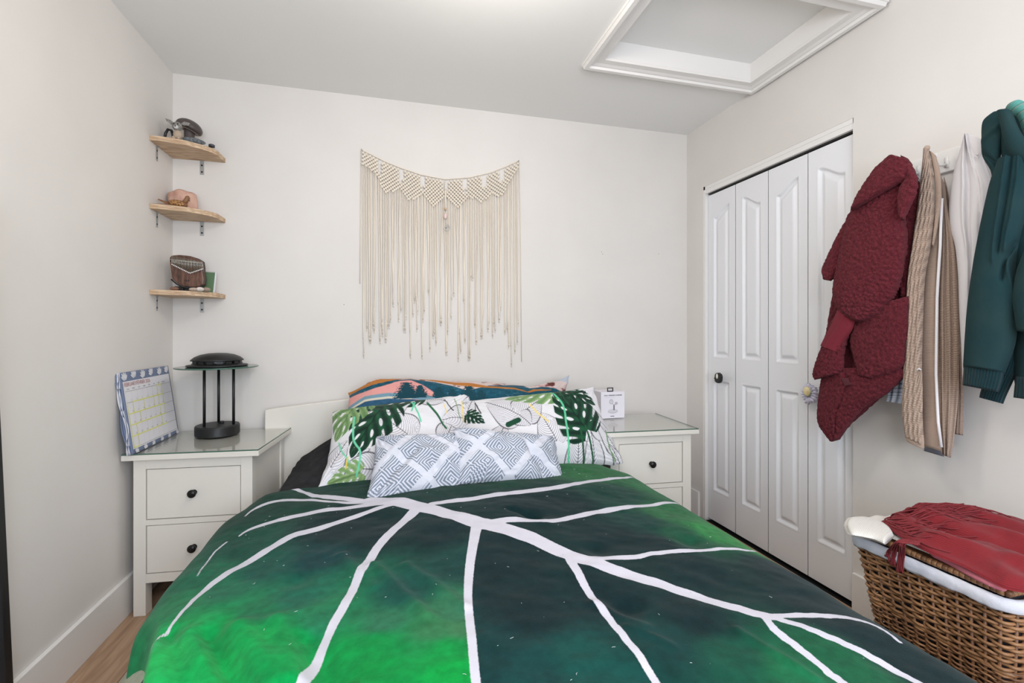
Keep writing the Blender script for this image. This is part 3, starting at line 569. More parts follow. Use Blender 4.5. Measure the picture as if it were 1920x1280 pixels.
mx = N.new('ShaderNodeMix'); mx.data_type = 'RGBA'; L.new(msk, mx.inputs[0]); mx.inputs[6].default_value = (*lin((208, 210, 220)), 1); mx.inputs[7].default_value = (*lin((128, 139, 154)), 1); L.new(mx.outputs[2], P.inputs['Base Color'])
P.inputs['Roughness'].default_value = .85; P.inputs['Specular IOR Level'].default_value = .2
nb = N.new('ShaderNodeTexNoise'); nb.inputs['Scale'].default_value = 900; L.new(uvn.outputs[0], nb.inputs[0]); bp = N.new('ShaderNodeBump'); bp.inputs['Strength'].default_value = .25; bp.inputs['Distance'].default_value = .0006; L.new(nb.outputs[0], bp.inputs['Height']); L.new(bp.outputs[0], P.inputs['Normal'])
GD = m
pillow('cushion', [(704,818,2.02),(872,812,2.02),(916,930,1.83),(682,944,1.80)], .085, 150, 110, GD, 'small grey diamond cushion standing lower on the left, partly behind its twin', seed=12, conc=.06, wr=.022, group='grey diamond cushions', cat='cushion', folds=((.05,.9,.4,.35,.045,-.022),(.62,.95,.55,.55,.05,-.018),(.85,1,.7,.6,.04,.012)))
pillow('cushion', [(848,802,1.99),(1040,818,2.02),(1062,916,1.86),(858,906,1.80)], .085, 150, 110, GD, 'small grey diamond cushion overlapping its twin, right of centre on the comforter', seed=17, conc=.06, wr=.022, group='grey diamond cushions', cat='cushion', folds=((.6,.1,.75,.8,.04,-.018),(.95,.95,.7,.5,.05,-.016),(.4,0,.45,.3,.04,-.010)))

# ------------------------------------------------------------------ nightstands
def nightstand(fx, fy, ang, W, D, label):
    t = thing('nightstand', label, 'nightstand', (fx, fy, 0), 'white nightstands beside the bed')
    M = Matrix.Translation((fx, fy, 0)) @ Matrix.Rotation(ang, 4, 'Z'); B = lambda: MB(M); T = .659
    B().box(0, W, 0, D, T - .022, T).obj('top', CAB, t, bevel=.002)
    g = B().box(.003, W - .003, .003, D - .003, T + .0005, T + .006).obj('glass_sheet', GLASS, t, label='clear glass sheet on the top')
    e = B(); e.box(.002, W - .002, .0012, .003, T + .001, T + .0055); e.box(W - .003, W - .0012, .003, D - .003, T + .001, T + .0055); e.obj('glass_edge', GLEDGE, g)
    x0, x1, y0, y1, L_ = .032, W - .032, .022, D - .012, .045
    for a, c in ((x0, y0), (x1 - L_, y0), (x0, y1 - L_), (x1 - L_, y1 - L_)): B().box(a, a + L_, c, c + L_, 0, T - .022).obj('leg', CAB, t, bevel=.0015)
    for a in (x0 + .008, x1 - .020): B().box(a, a + .012, y0 + L_, y1 - L_, .135, T - .022).obj('side_panel', CAB, t)
    B().box(x0 + L_, x1 - L_, y1 - .02, y1 - .01, .135, T - .022).obj('back_panel', CAB, t)
    B().box(x0 + L_, x1 - L_, y0 + .002, y0 + .02, .596, T - .022).obj('rail', CAB, t); B().box(x0 + L_, x1 - L_, y0 + .002, y0 + .02, .366, .388).obj('rail', CAB, t); B().box(x0 + L_, x1 - L_, y0 + .002, y0 + .02, .132, .168).obj('rail', CAB, t)
    B().box(x0 + L_, x1 - L_, y0 + .03, y1 - .02, .14, T - .03).obj('carcass_interior', DARK, t)
    for za, zb in ((.391, .593), (.171, .363)):
        d = B().box(x0 + L_ + .003, x1 - L_ - .003, y0 + .0035, y0 + .024, za, zb).obj('drawer', CAB, t, bevel=.0012)
        R = Matrix.Rotation(PI / 2, 3, 'X'); c = ((x0 + x1) / 2, y0 + .0035, (za + zb) / 2)
        B().lathe([(.011, 0), (.0075, .003), (.007, .012), (.013, .016), (.0165, .021), (.0165, .025), (.013, .029), (.005, .031)], c=c, n=20, rot=R).obj('knob', KNOBM, d, True)
    return M
ML = nightstand(-1.050, 2.193, -math.radians(5), .512, .455, 'white two-drawer nightstand against the left wall, under the black lamp and calendar')
MR = nightstand(1.013, 2.092, -math.radians(4), .500, .46, 'white two-drawer nightstand to the right of the bed, under the charger box')
ZT = .6655
# ------------------------------------------------------------------ lamp
lc = at(408, 814, 'z', ZT); lx, ly = lc[0], lc[1]
t = thing('table_lamp', 'black three-column table lamp with domed head and round glass disc on the left nightstand', 'lamp', (lx, ly, ZT))
MB().lathe([(.088, 0), (.093, .004), (.093, .042), (.089, .048), (.02, .05)], (lx, ly, ZT), 48).obj('base', BLACK, t, True, bevel=0).modifiers.new('e', 'EDGE_SPLIT')
LZ = .985
for px in (383, 410, 438):
    dy = {383: -.035, 410: .062, 438: -.01}[px]; xx = at(px, 760, 'y', ly + dy)[0]
    MB().tube([(xx, ly + dy, ZT + .04), (xx, ly + dy, LZ + .002)], .0062, 14).obj('column', BLACK, t, True)
MB().tube([(lx + .012, ly + .02, ZT + .048), (lx + .012, ly + .02, ZT + .06)], .009, 16).obj('dimmer_knob', BLACK, t, True)
gd = MB().lathe([(.05, LZ), (.1715, LZ), (.1725, LZ + .003), (.1715, LZ + .006), (.05, LZ + .006)], (lx, ly, 0), 72).obj('glass_disc', GLASS, t)
MB().lathe([(.1716, LZ + .0002), (.1735, LZ + .003), (.1716, LZ + .0058)], (lx, ly, 0), 72).obj('disc_edge', GLEDGE, gd, True)
MB().lathe([(.118, LZ + .0065), (.128, LZ + .009), (.126, LZ + .014), (.105, LZ + .016), (.104, LZ + .022)], (lx, ly, 0), 48).obj('lamp_tray', BLACK, t, True)
for i in range(16):
    q = 2 * PI * i / 16; MB(Matrix.Translation((lx, ly, 0)) @ Matrix.Rotation(q, 4, 'Z')).box(.094, .100, -.013, .013, LZ + .016, LZ + .036).obj('vent_fin', BLACK, t)
MB().lathe([(.060, LZ + .016), (.060, LZ + .034)], (lx, ly, 0), 32).obj('bulb_housing', STEEL, t, True)
MB().lathe([(.104, LZ + .033), (.110, LZ + .034), (.108, LZ + .039), (.094, LZ + .051), (.070, LZ + .062), (.040, LZ + .068), (.003, LZ + .070)], (lx, ly, 0), 56).obj('domed_shade', BLACK, t, True)

# ------------------------------------------------------------------ writing helper
def text(name, body, size, O, ex, ey, m, parent, align='LEFT', bold=0):
    cu = bpy.data.curves.new(name, 'FONT'); cu.body = body; cu.size = size; cu.align_x = align; cu.offset = bold; cu.resolution_u = 2
    o = bpy.data.objects.new('tmp', cu); C.objects.link(o); me = bpy.data.meshes.new_from_object(o.evaluated_get(bpy.context.evaluated_depsgraph_get())); bpy.data.objects.remove(o); bpy.data.curves.remove(cu)
    V = [np.array(O) + np.array(ex) * v.co.x + np.array(ey) * v.co.y for v in me.vertices]; F = [tuple(p.vertices) for p in me.polygons]; bpy.data.meshes.remove(me)
    if V: return link_mesh(name, V, F, m, parent, False)
def quadstrip(mb, O, ex, ey, a0, b0, a1, b1, n=None):
    P_ = lambda a, b: np.array(O) + np.array(ex) * a + np.array(ey) * b
    mb.add([P_(a0, b0), P_(a1, b0), P_(a1, b1), P_(a0, b1)], [(0, 1, 2, 3)])
# ------------------------------------------------------------------ calendar
BL = np.array([-1.002, 2.165, ZT + .001]); BR = np.array([-1.004, 2.59, ZT + .001]); TLc = np.array([-1.047, 2.172, .992])
ex = BR - BL; Wc = np.linalg.norm(ex); ex /= Wc; ey = TLc - BL; ey -= ex * (ey @ ex); Hc = np.linalg.norm(ey); ey /= Hc; nz_ = np.cross(ex, ey); nz_ = nz_ if nz_[0] > 0 else -nz_
cal = thing('wall_calendar', 'blue leaf-patterned calendar open at February leaning on the wall over the left nightstand', 'calendar', BL)
BLUE = mat('slate_blue_print', (112, 124, 152), .6); PALE = mat('pale_leaf_print', (222, 222, 228), .6)
def sheet(name, off, curl, m, inset=0, sub=None):
    nu, nv = 24, 30; u = np.linspace(inset, 1 - inset, nu)[None, :] * np.ones((nv, 1)); v = np.linspace(inset, 1 - inset, nv)[:, None] * np.ones((1, nu))
    d = off + curl * np.exp(-u / .05) * np.sin(v * 9 + off * 900); V = BL + ex * (u * Wc)[..., None] + ey * (v * Hc)[..., None] + nz_ * d[..., None]
    o = link_mesh(name, V.reshape(-1, 3), grid_faces(nv, nu), m, cal); o.modifiers.new('t', 'SOLIDIFY').thickness = .0008; return o
for i in range(4): sheet('page', -.012 + i * .0035, .006, BLUE if i % 2 == 0 else PAPER)
fp = sheet('front_page', .003, 0, BLUE)
O = BL + nz_ * .0042
pb = MB(); quadstrip(pb, O, ex, ey, .035 * Wc, .055 * Hc, .975 * Wc, .885 * Hc); pb.obj('month_sheet', PAPER, cal)
O = BL + nz_ * .0048
lv = MB(); rg = random.Random(5)
def frond(cx, cy, ang, s):
    for k in range(-2, 3):
        a = ang + k * .38; L_ = s * (1 - .12 * abs(k)); pts = []
        for j in range(10):
            q = 2 * PI * j / 10; r = (L_ * .55 + math.cos(q) * L_ * .42, math.sin(q) * s * .11); pts.append((cx + r[0] * math.cos(a) - r[1] * math.sin(a), cy + r[0] * math.sin(a) + r[1] * math.cos(a)))
        pts = [(min(max(p[0], .001), Wc - .001), min(max(p[1], .001), Hc - .001)) for p in pts]
        MB().add([O + ex * p[0] + ey * p[1] for p in pts], [tuple(range(10))]).obj('printed_frond', PALE, cal)
for i in range(6): frond(.035 + i * .074, Hc * .89 + (i % 2) * .006, PI / 2 + rg.uniform(-.6, .6), .044)
for i in range(6): frond(.035 + i * .074, -.004, PI / 2 + rg.uniform(-.5, .5), .030)
O = BL + nz_ * .0054
LNM = mat('grey_print', (120, 118, 122), .7); YEL = mat('yellow_highlighter', (232, 232, 110), .7); RED = mat('red_print', (176, 112, 112), .7)
g = MB(); gx0, gx1, gy0, gy1 = .05 * Wc, .76 * Wc, .07 * Hc, .76 * Hc; cw = (gx1 - gx0) / 7; rh = (gy1 - gy0) / 5
for i in range(6): quadstrip(g, O, ex, ey, gx0, gy0 + i * rh, .965 * Wc, gy0 + i * rh + .0011)
g.obj('week_lines', LNM, cal)
g = MB()
for i in range(8): quadstrip(g, O, ex, ey, gx0 + i * cw, gy0, gx0 + i * cw + .0006, gy1)
for i in range(28): quadstrip(g, O, ex, ey, gx1 + .006, gy0 + i * (gy1 - gy0) / 28 + .003, .96 * Wc, gy0 + i * (gy1 - gy0) / 28 + .0036)
g.obj('day_lines', mat('light_grey_print', (186, 184, 190), .7), cal)
g = MB()
for a, b_ in (((0, 1), (7, 1)), ((0, 2), (7, 2)), ((0, 3), (7, 3)), ((1, 4), (7, 4)), ((6, 5), (7, 5)), ((0, 0), (1, 0))): quadstrip(g, O + nz_ * .0003, ex, ey, gx0 + a[0] * cw, gy0 + a[1] * rh - .001, gx0 + b_[0] * cw, gy0 + a[1] * rh + .0028)
for a, b0, b1 in ((0, 0, 4), (1, 3, 4), (1, 0, 2), (3, 3, 4), (5, 3, 4), (6, 3, 5), (7, 2, 5), (2, 2, 3), (6, 1, 3)): quadstrip(g, O + nz_ * .0003, ex, ey, gx0 + a * cw - .001, gy0 + b0 * rh, gx0 + a * cw + .0018, gy0 + b1 * rh)
g.obj('highlighter_marks', YEL, cal)
text('month_title', 'FEBRUARY/FÉVRIER 2026', .0235, O + ex * (.045 * Wc) + ey * (.822 * Hc), ex * .82, ey, RED, cal)
g = [text('weekday', w_, .0085, O + ex * (gx0 + (i + .5) * cw) + ey * (gy1 + .006), ex, ey, LNM, cal, 'CENTER') for i, w_ in enumerate(('SUN', 'MON', 'TUE', 'WED', 'THU', 'FRI', 'SAT', 'NOTES'))]
for d in range(1, 29):
    c_, r_ = (d - 1) % 7, 4 - (d - 1) // 7; text('date_number', str(d), .009, O + ex * (gx0 + (c_ + .82) * cw) + ey * (gy0 + r_ * rh + .006), ex, ey, LNM, cal, 'CENTER')
# ------------------------------------------------------------------ boxed charger
bw, bh, bd = .147, .150, .12; c0 = at(1127, 785, 'z', ZT); BM = Matrix.Translation((c0[0], c0[1], ZT)) @ Matrix.Rotation(math.radians(1), 4, 'Z'); fx = BM.to_3x3(); EX = np.array(fx @ Vector((1, 0, 0))); EZ_ = UP; O = np.array(BM.translation) + np.array(fx @ Vector((0, -.0008, 0)))
t = thing('product_box', 'white boxed wireless charger on the right nightstand', 'box', tuple(BM.translation))
BOXM = mat('white_card', (228, 224, 232), .5)
MB(BM).box(0, bw, 0, bd, 0, bh).obj('carton', BOXM, t, bevel=.001)
hg = MB(BM); hz = bh
for a in ((.040, .078, 0, .006), (.040, .078, .019, .024), (.040, .046, .006, .019), (.072, .078, .006, .019)): hg.box(a[0], a[1], .004, .0055, hz + a[2], hz + a[3])
hg.obj('hang_tab', mat('dark_tab', (42, 42, 48), .4), t)
TX = mat('box_black_print', (62, 60, 70), .5); GP = mat('box_grey_print', (186, 182, 192), .5)
text('box_title', '3-IN-1 WIRELESS CHARGER', .0093, O + EX * .018 + EZ_ * .127, EX, EZ_, TX, t, bold=.0002)
text('box_subtitle', 'Magnetic folding fast charging stand', .0045, O + EX * .027 + EZ_ * .118, EX, EZ_, GP, t)
text('box_maker', 'acogea', .0085, O + EX * .058 + EZ_ * .010, EX, EZ_, TX, t, bold=.0003)
text('box_side_text', '3-IN-1 WIRELESS CHARGER', .007, np.array(BM.translation) + np.array([-.0008, .05, .035]), UP, -np.array(fx @ Vector((0, 1, 0))) * -1, TX, t)
def disc(a, b, ra, rb, name, m, off=0):
    n = 24; return link_mesh(name, [O + EX * (a + ra * math.cos(2 * PI * i / n)) + EZ_ * (b + rb * math.sin(2 * PI * i / n)) + np.array([0, -off, 0]) for i in range(n)], [tuple(range(n))], m, t, False)
disc(.073, .040, .031, .0125, 'printed_stand_base', GP); disc(.072, .042, .028, .010, 'printed_stand_top', mat('box_pale_print', (206, 202, 210), .5), .0002)
disc(.063, .094, .013, .0145, 'printed_charging_pad', GP); disc(.063, .093, .009, .010, 'printed_pad_centre', MATS['box_pale_print'], .0002); disc(.094, .084, .010, .009, 'printed_watch_pad', GP)
g = MB(); quadstrip(g, O - np.array([0, .0003, 0]), EX, EZ_, .076, .045, .084, .074); g.add([O + EX * a + EZ_ * b for a, b in ((.068, .086), (.072, .083), (.082, .073), (.078, .073))], [(0, 1, 2, 3)]); g.add([O + EX * a + EZ_ * b for a, b in ((.080, .073), (.084, .073), (.090, .079), (.088, .081))], [(0, 1, 2, 3)])
g.obj('printed_stand_arm', mat('box_dark_print', (112, 108, 118), .5), t)

# ------------------------------------------------------------------ corner shelves
outl = [(-1.056, 2.665), (-1.056, 2.432), (-1.02, 2.432), (-.97, 2.440), (-.922, 2.457), (-.872, 2.492), (-.838, 2.530), (-.824, 2.560), (-.822, 2.665)]
for zt, lb_ in ((2.038, 'topmost pine corner shelf, carrying the mushroom'), (1.731, 'middle pine corner shelf, carrying the pink salt rock and wooden bird'), (1.345, 'lowest pine corner shelf, carrying the thumb piano')):
    t = thing('corner_shelf', lb_, 'shelf', (-.95, 2.56, zt - .022), 'pine corner shelves')
    MB().prism([(x_, y_, zt - .022) for x_, y_ in outl], (0, 0, .022)).obj('board', PINE, t, bevel=.0015)
    bx = at(379, 622 - (zt - EYE) / 2.45 * FPX, 'y', YB)[0]
    for k in (0, 1):
        q = MB()
        if k == 0: q.box(bx - .009, bx + .009, YB - .0025, YB - .0002, zt - .092, zt - .0225); q.box(bx - .009, bx + .009, YB - .008, YB, zt - .0248, zt - .0222)
        else: q.box(XL + .0002, XL + .0025, 2.490, 2.508, zt - .092, zt - .0225); q.box(XL, XL + .008, 2.490, 2.508, zt - .0248, zt - .0222)
        br = q.obj('bracket', STEEL, t, bevel=.0006)
        for dz in (.045, .078):
            if k == 0: MB().lathe([(.0042, 0), (.0042, .0012)], (bx, YB - .0025, zt - dz), 12, rot=Matrix.Rotation(PI / 2, 3, 'X')).obj('screw', KNOBM, br)
            else: MB().lathe([(.0042, 0), (.0042, .0012)], (XL + .0025, 2.499, zt - dz), 12, rot=Matrix.Rotation(PI / 2, 3, 'Y')).obj('screw', KNOBM, br)
Z1, Z2, Z3 = 2.038, 1.731, 1.345
GREYB = mat('dark_taupe_ceramic', (84, 74, 72), .45, var=(18, (70, 62, 60)))
def pxx(px, y_): return at(px, 300, 'y', y_)[0]
# mushroom
mx_, my_ = pxx(355, 2.58), 2.58; t = thing('mushroom_figurine', 'dark taupe ceramic mushroom on the topmost corner shelf', 'figurine', (mx_, my_, Z1))
MB().lathe([(.036, 0), (.033, .012), (.026, .035), (.022, .06), (.022, .085), (.024, .100)], (mx_, my_, Z1), 32).obj('stem', GREYB, t, True)
R = Matrix.Rotation(math.radians(20), 3, 'Y')
MB().lathe([(.02, .092), (.046, .090), (.054, .095), (.0565, .102), (.055, .112), (.050, .121), (.042, .129), (.030, .136), (.016, .140), (.003, .141)], (mx_ - .034, my_ - .005, Z1 + .006), 56, rot=R).obj('cap', GREYB, t, True)
MB().lathe([(.02, .0915), (.043, .0885), (.045, .0895), (.02, .093)], (mx_ - .034, my_ - .005, Z1 + .006), 40, rot=R).obj('gills', mat('pale_gills', (170, 160, 152), .6), t, True, label='pale underside')
# small furry animal
ax, ay = pxx(333, 2.475), 2.475; t = thing('animal_figurine', 'small grey animal figurine with wide ears and beige belly beside the mushroom', 'figurine', (ax, ay, Z1))
FUR = mat('grey_flecked_fur', (176, 172, 166), .9, var=(420, (58, 56, 54)), bump=(300, .8, .004)); BEI = mat('beige_belly', (176, 158, 138), .9, bump=(200, .5))
MB().ball((ax, ay, Z1 + .026), .0185, 14, (1, .9, 1.4)).obj('body', BEI, t, True)
for s_ in (-1, 1):
    MB().ball((ax + s_ * .010, ay - .016, Z1 + .008), .0075, 8, (1, 1.3, 1)).obj('paw', BEI, t, True)
    MB().prism([(ax + s_ * .012, ay - .004, Z1 + .080), (ax + s_ * .028, ay - .003, Z1 + .094), (ax + s_ * .050, ay - .002, Z1 + .100 - .012 * (s_ > 0)), (ax + s_ * .044, ay - .003, Z1 + .088 - .012 * (s_ > 0)), (ax + s_ * .026, ay - .004, Z1 + .074)], (0, .007, 0)).obj('ear', FUR, t, bevel=.002)
MB().ball((ax, ay - .004, Z1 + .066), .0195, 14, (1.05, .9, 1.05)).obj('head', FUR, t, True)
MB().ball((ax + .002, ay - .021, Z1 + .056), .0095, 10, (1, .9, .9)).obj('muzzle', mat('white_fur', (200, 198, 196), .9, bump=(300, .6)), t, True, label='white muzzle')
for s_ in (-1, 1): MB().ball((ax + s_ * .008, ay - .0205, Z1 + .071), .003, 6).obj('eye', BLACK, t, True)
MB().ball((ax + .002, ay - .0295, Z1 + .058), .003, 6).obj('nose', BLACK, t, True)
lx2, ly2 = pxx(315, 2.475), 2.475
MB().tube([(lx2 - .014, ly2, Z1), (lx2 - .010, ly2, Z1 + .03), (lx2 + .0, ly2, Z1 + .050), (lx2 + .014, ly2, Z1 + .046), (lx2 + .022, ly2 - .005, Z1 + .02), (lx2 + .026, ly2 - .008, Z1 + .006)], .006, 8).obj('bracelet', BLACK, None, True, label='black looped band standing left of the grey animal figurine', cat='bracelet')
sx2, sy2 = pxx(364, 2.485), 2.485
MB().ball((sx2, sy2, Z1 + .011), .040, 14, (1.15, .35, .34), Matrix.Rotation(math.radians(25), 3, 'Z')).obj('pebble_slab', mat('speckled_slate', (118, 122, 124), .8, var=(120, (60, 66, 70)), bump=(150, .8, .003)), None, True, label='long speckled grey stone lying in front of the mushroom', cat='stone')
vx, vy = pxx(397, 2.575), 2.575; t = thing('glass_vial', 'tiny clear glass vial with dark cap near the right end of the topmost shelf', 'vial', (vx, vy, Z1))
MB().lathe([(.011, 0), (.013, .002), (.013, .018), (.010, .021)], (vx, vy, Z1), 20).obj('glass_body', GLASS, t, True)
MB().lathe([(.0135, .021), (.0135, .031), (.011, .033)], (vx, vy, Z1), 20).obj('cap', mat('slate_cap', (66, 70, 76), .5), t, True)
# middle shelf
rx, ry = pxx(343, 2.59), 2.59
nu, nv = 48, 24; V = []
for i in range(nv):
    f = i / (nv - 1); 
    for j in range(nu):
        q = 2 * PI * j / nu; r = .061 * (1 + .05 * math.sin(q * 5 + f * 4) + .03 * math.sin(q * 11 + 2)) * (1 - .10 * f) * (min(1, (1 - f) * 7 + .01) ** .35)
        V.append((rx + r * math.cos(q) * 1.02, ry + r * math.sin(q) * .85, Z2 + .104 * min(1, f * 1.05) + .004 * math.sin(q * 3) * f))
link_mesh('salt_rock', V, grid_faces(nv, nu, closed_u=True), mat('pink_salt', (206, 168, 150), .6, var=(24, (190, 146, 128)), bump=(60, .6, .004)), label='pink salt rock block on the middle corner shelf', cat='salt rock')
bx_, by_ = pxx(331, 2.50), 2.50; t = thing('bird_figurine', 'carved brown wooden bird with woven patterned wing in front of the pink salt rock', 'figurine', (bx_, by_, Z2))
BRW = mat('carved_walnut', (140, 98, 66), .45, var=(40, (110, 74, 48)))
m, N, L, P = nodes('patterned_wing'); tc = N.new('ShaderNodeTexCoord'); vo = N.new('ShaderNodeTexVoronoi'); vo.inputs['Scale'].default_value = 180; L.new(tc.outputs['Object'], vo.inputs[0]); cr = N.new('ShaderNodeValToRGB'); cr.color_ramp.elements[0].position = .25; cr.color_ramp.elements[1].position = .6; cr.color_ramp.elements[0].color = (*lin((206, 160, 96)), 1); cr.color_ramp.elements[1].color = (*lin((120, 76, 44)), 1); L.new(vo.outputs['Distance'], cr.inputs[0]); L.new(cr.outputs[0], P.inputs['Base Color'])
MB().ball((bx_ + .005, by_, Z2 + .022), .022, 14, (1.9, .8, .85), Matrix.Rotation(math.radians(8), 3, 'Y')).obj('body', BRW, t, True)
MB().ball((bx_ + .005, by_ - .009, Z2 + .023), .019, 12, (1.8, .5, .75), Matrix.Rotation(math.radians(8), 3, 'Y')).obj('wing', m, t, True)
MB().tube([(bx_ + .030, by_, Z2 + .024), (bx_ + .040, by_, Z2 + .042), (bx_ + .046, by_, Z2 + .056), (bx_ + .047, by_, Z2 + .062)], [.012, .010, .010, .004], 12).obj('head', BRW, t, True)
MB().tube([(bx_ + .050, by_, Z2 + .052), (bx_ + .054, by_, Z2 + .036)], [.005, .001], 8).obj('beak', BRW, t, True)
MB().prism([(bx_ - .028, by_ - .003, Z2 + .026), (bx_ - .072, by_ - .003, Z2 + .040), (bx_ - .076, by_ - .003, Z2 + .036), (bx_ - .030, by_ - .003, Z2 + .012)], (0, .006, 0)).obj('tail', BRW, t, bevel=.001)
MB().ball((pxx(308, 2.46), 2.462, Z2 + .004), .05, 10, (1.1, .3, .08)).obj('wooden_leaf_dish', BRW, None, True, label='flat dark wooden sliver at the front left edge of the middle shelf', cat='dish')
# lowest shelf : thumb piano on a stand, notebook, stones
KY = 2.535; kt = thing('thumb_piano', 'walnut thumb piano with metal tines standing on the lowest corner shelf', 'musical instrument', (pxx(350, KY), KY, Z3))
kp_ = [(317.5,482),(322,478.5),(336,477.5),(352,479),(368,484),(378,490),(379.5,500),(380,512),(382,524),(381,533),(372,538),(358,539),(343,537),(331,530),(322,522),(320.5,510),(318,494)]
KQ = [at(a, b_, 'y', KY) for a, b_ in kp_]
WAL = wood('walnut_body', (62, 40, 32), (118, 82, 66), (26, 26, 5), .4, 4)
MB().prism([tuple(p) for p in KQ], (0, .03, 0)).obj('wooden_body', WAL, kt, bevel=.005)
c_ = at(350, 508, 'y', KY); sc_ = lambda p, k, dy: (c_[0] + (p[0] - c_[0]) * k, p[1] + dy, c_[2] + (p[2] - c_[2]) * k)
kq2 = [sc_(p, 1.03, .028) for p in KQ]; MB().prism(kq2, (0, .006, 0)).obj('back_board', BLACK, kt, bevel=.002)
MB().tube([at(a, b_, 'y', KY - .004) for a, b_ in ((321, 523.5), (331, 532), (343, 538.5), (358, 540.5), (372, 539.5), (381, 535))], .0035, 8).obj('bottom_trim', BLACK, kt, True)
TIN = mat('bright_steel_tine', (176, 170, 158), .25, metal=.9)
for k, (a, b0, c1, d1) in enumerate(((319, 489.5, 379, 496.5), (320, 486.5, 379, 492.8))):
    MB().tube([at(a, b0, 'y', KY - .010), at(c1, d1, 'y', KY - .010)], .0028, 10).obj('bridge_bar', KNOBM if k == 0 else STEEL, kt, True)
for i in range(21):
    f = i / 20; x_ = 321.5 + 57.5 * f; ty = 479.5 + 11.5 * f ** 1.2 - 2.5 * math.sin(PI * f) * 0; by2 = (495.5 + (f / .58) * 16.5) if f < .58 else (512 - (f - .58) / .42 * 8)
    MB().tube([at(x_, ty, 'y', KY - .013), at(x_ + .5, 489 + 7 * f, 'y', KY - .011), at(x_ + 1, by2 - 1.5, 'y', KY - .015)], .0018, 5).obj('tine', TIN, kt, True)
    MB().ball(at(x_ + 1, by2, 'y', KY - .016), .0026, 6, (1, .6, 1.3)).obj('tine_tip', mat('polished_tip', (230, 228, 226), .2), kt, True)
text('engraved_mark', '•:|.:|•', .011, at(346, 527, 'y', KY - .0015) , np.array([1, 0, 0]), UP, BLACK, kt, bold=.0006)
for dx in (-.03, .0, .03): MB().box(pxx(345, KY) + dx - .003, pxx(345, KY) + dx + .003, KY - .02, KY + .05, Z3, Z3 + .012 + .004 * (dx == 0)).obj('stand_foot', BLACK, kt, bevel=.001)
MB().box(pxx(345, KY) - .04, pxx(345, KY) + .04, KY + .0, KY + .012, Z3 + .006, Z3 + .026).obj('stand_bar', BLACK, kt, bevel=.001)
NY = 2.60; t = thing('notebook', 'small green spiral notebook leaning behind the thumb piano', 'notebook', (pxx(392, NY), NY, Z3))
q = [at(a, b_, 'y', NY) for a, b_ in ((372, 509), (403, 511), (399, 548), (370, 546))]; q[2][2] = Z3; q[3][2] = Z3
MB().prism([tuple(p) for p in q], (0, .003, 0)).obj('front_cover', mat('sage_green_card', (92, 122, 86), .6), t, bevel=.0005)
MB().prism([tuple(p + np.array([.0055, .0031, 0])) for p in q], (0, .007, 0)).obj('page_block', PAPER, t)
for i in range(13):
    p = q[0] + (q[1] - q[0]) * (i + .5) / 13; MB().tube([(p[0], p[1] - .003 + .0075 * (1 - math.cos(a)) * .8, p[2] - .002 + .006 * math.sin(a)) for a in np.linspace(-.3, PI + .3, 8)], .0005, 5).obj('spiral_ring', STEEL, t, True)
STN_ = [('rough pale beige shell', (196, 176, 158), 363, 2.475, .019, (1.3, .8, .55)), ('smooth white shell', (226, 214, 206), 375, 2.478, .017, (1.25, .8, .75)), ('brown-grey pebble', (164, 142, 128), 387, 2.50, .018, (1.2, .9, .75)), ('reddish brown stone', (128, 92, 72), 327, 2.46, .016, (1.4, .8, .7))]
for nm, cc, px, y_, r, s_ in STN_:
    r *= .8
    w_ = nm.split()[-1]; o = MB().ball((pxx(px, y_), y_, Z3 + r * s_[2] * .95), r, 12, s_).obj(w_, mat(nm.replace(' ', '_'), cc, .6, bump=(90, .5, .003), var=(60, tuple(int(c * .85) for c in cc))), None, True, label=nm + {'shell': ' on the lowest corner shelf', 'pebble': ' in front of the green notebook', 'stone': ' under the left edge of the thumb piano'}[w_], cat=w_)

# ------------------------------------------------------------------ macrame hanging
MY = YB - .010; CORD = mat('natural_cotton_cord', (230, 219, 204), .9, bump=(700, .5, .001), var=(40, (232, 221, 205)), stretch=(1, 1, .3))
top_px = np.array([(678,281),(700,292),(722,303),(750,314.5),(790,328),(835,336.5),(880,333),(920,324),(950,312),(972,302)], float)
low_px = [(678,306),(694,318),(708,332),(716,352),(723,364),(736,359),(748,354),(757,366),(767,378),(780,371),(791,365),(802,376),(813,388),(825,378),(835,369),(846,381),(858,392),(870,380),(880,370),(890,374),(902,380),(912,372),(920,362),(930,366),(938,370),(948,356),(957,340),(966,324),(972,316)]
mc = thing('macrame_hanging', 'cream macrame wall hanging with long knotted fringe above the bed', 'wall hanging', at(830, 690, 'y', MY))
mp = lambda px, py, dy=0: tuple(at(px, py, 'y', MY - dy))
rg = random.Random(11)
ty = lambda x_: float(np.interp(x_, top_px[:, 0], top_px[:, 1])); lyp = lambda x_: float(np.interp(x_, [p[0] for p in low_px], [p[1] for p in low_px]))
MB().tube([mp(x_, ty(x_) - .5) for x_ in np.linspace(678, 972, 60)], .0032, 7).obj('support_cord', CORD, mc, True)
for nx, ny in ((678, 281), (972, 302)): MB().tube([(mp(nx, ny)[0], YB, mp(nx, ny)[2]), (mp(nx, ny)[0], YB - .025, mp(nx, ny)[2])], .0022, 8).obj('wall_nail', STEEL, mc, True)
holes = [712, 752, 792, 835, 872, 908, 942]
kn = MB(); cb = MB(); h_ = 6.6; K = {}
for r_ in range(0, 24):
    for i in range(0, 46):
        x_ = 680.5 + i * h_ + (h_ / 2 if r_ % 2 else 0); y_ = ty(x_) + 3.2 + r_ * 3.5
        if x_ > 972 or y_ > lyp(x_) - 1: continue
        hd = min(abs(x_ - q) for q in holes)
        if hd < 4.4 and r_ < 5: continue
        if hd < 2.5 and r_ < 7: continue
        K[(r_, i)] = (x_, y_)
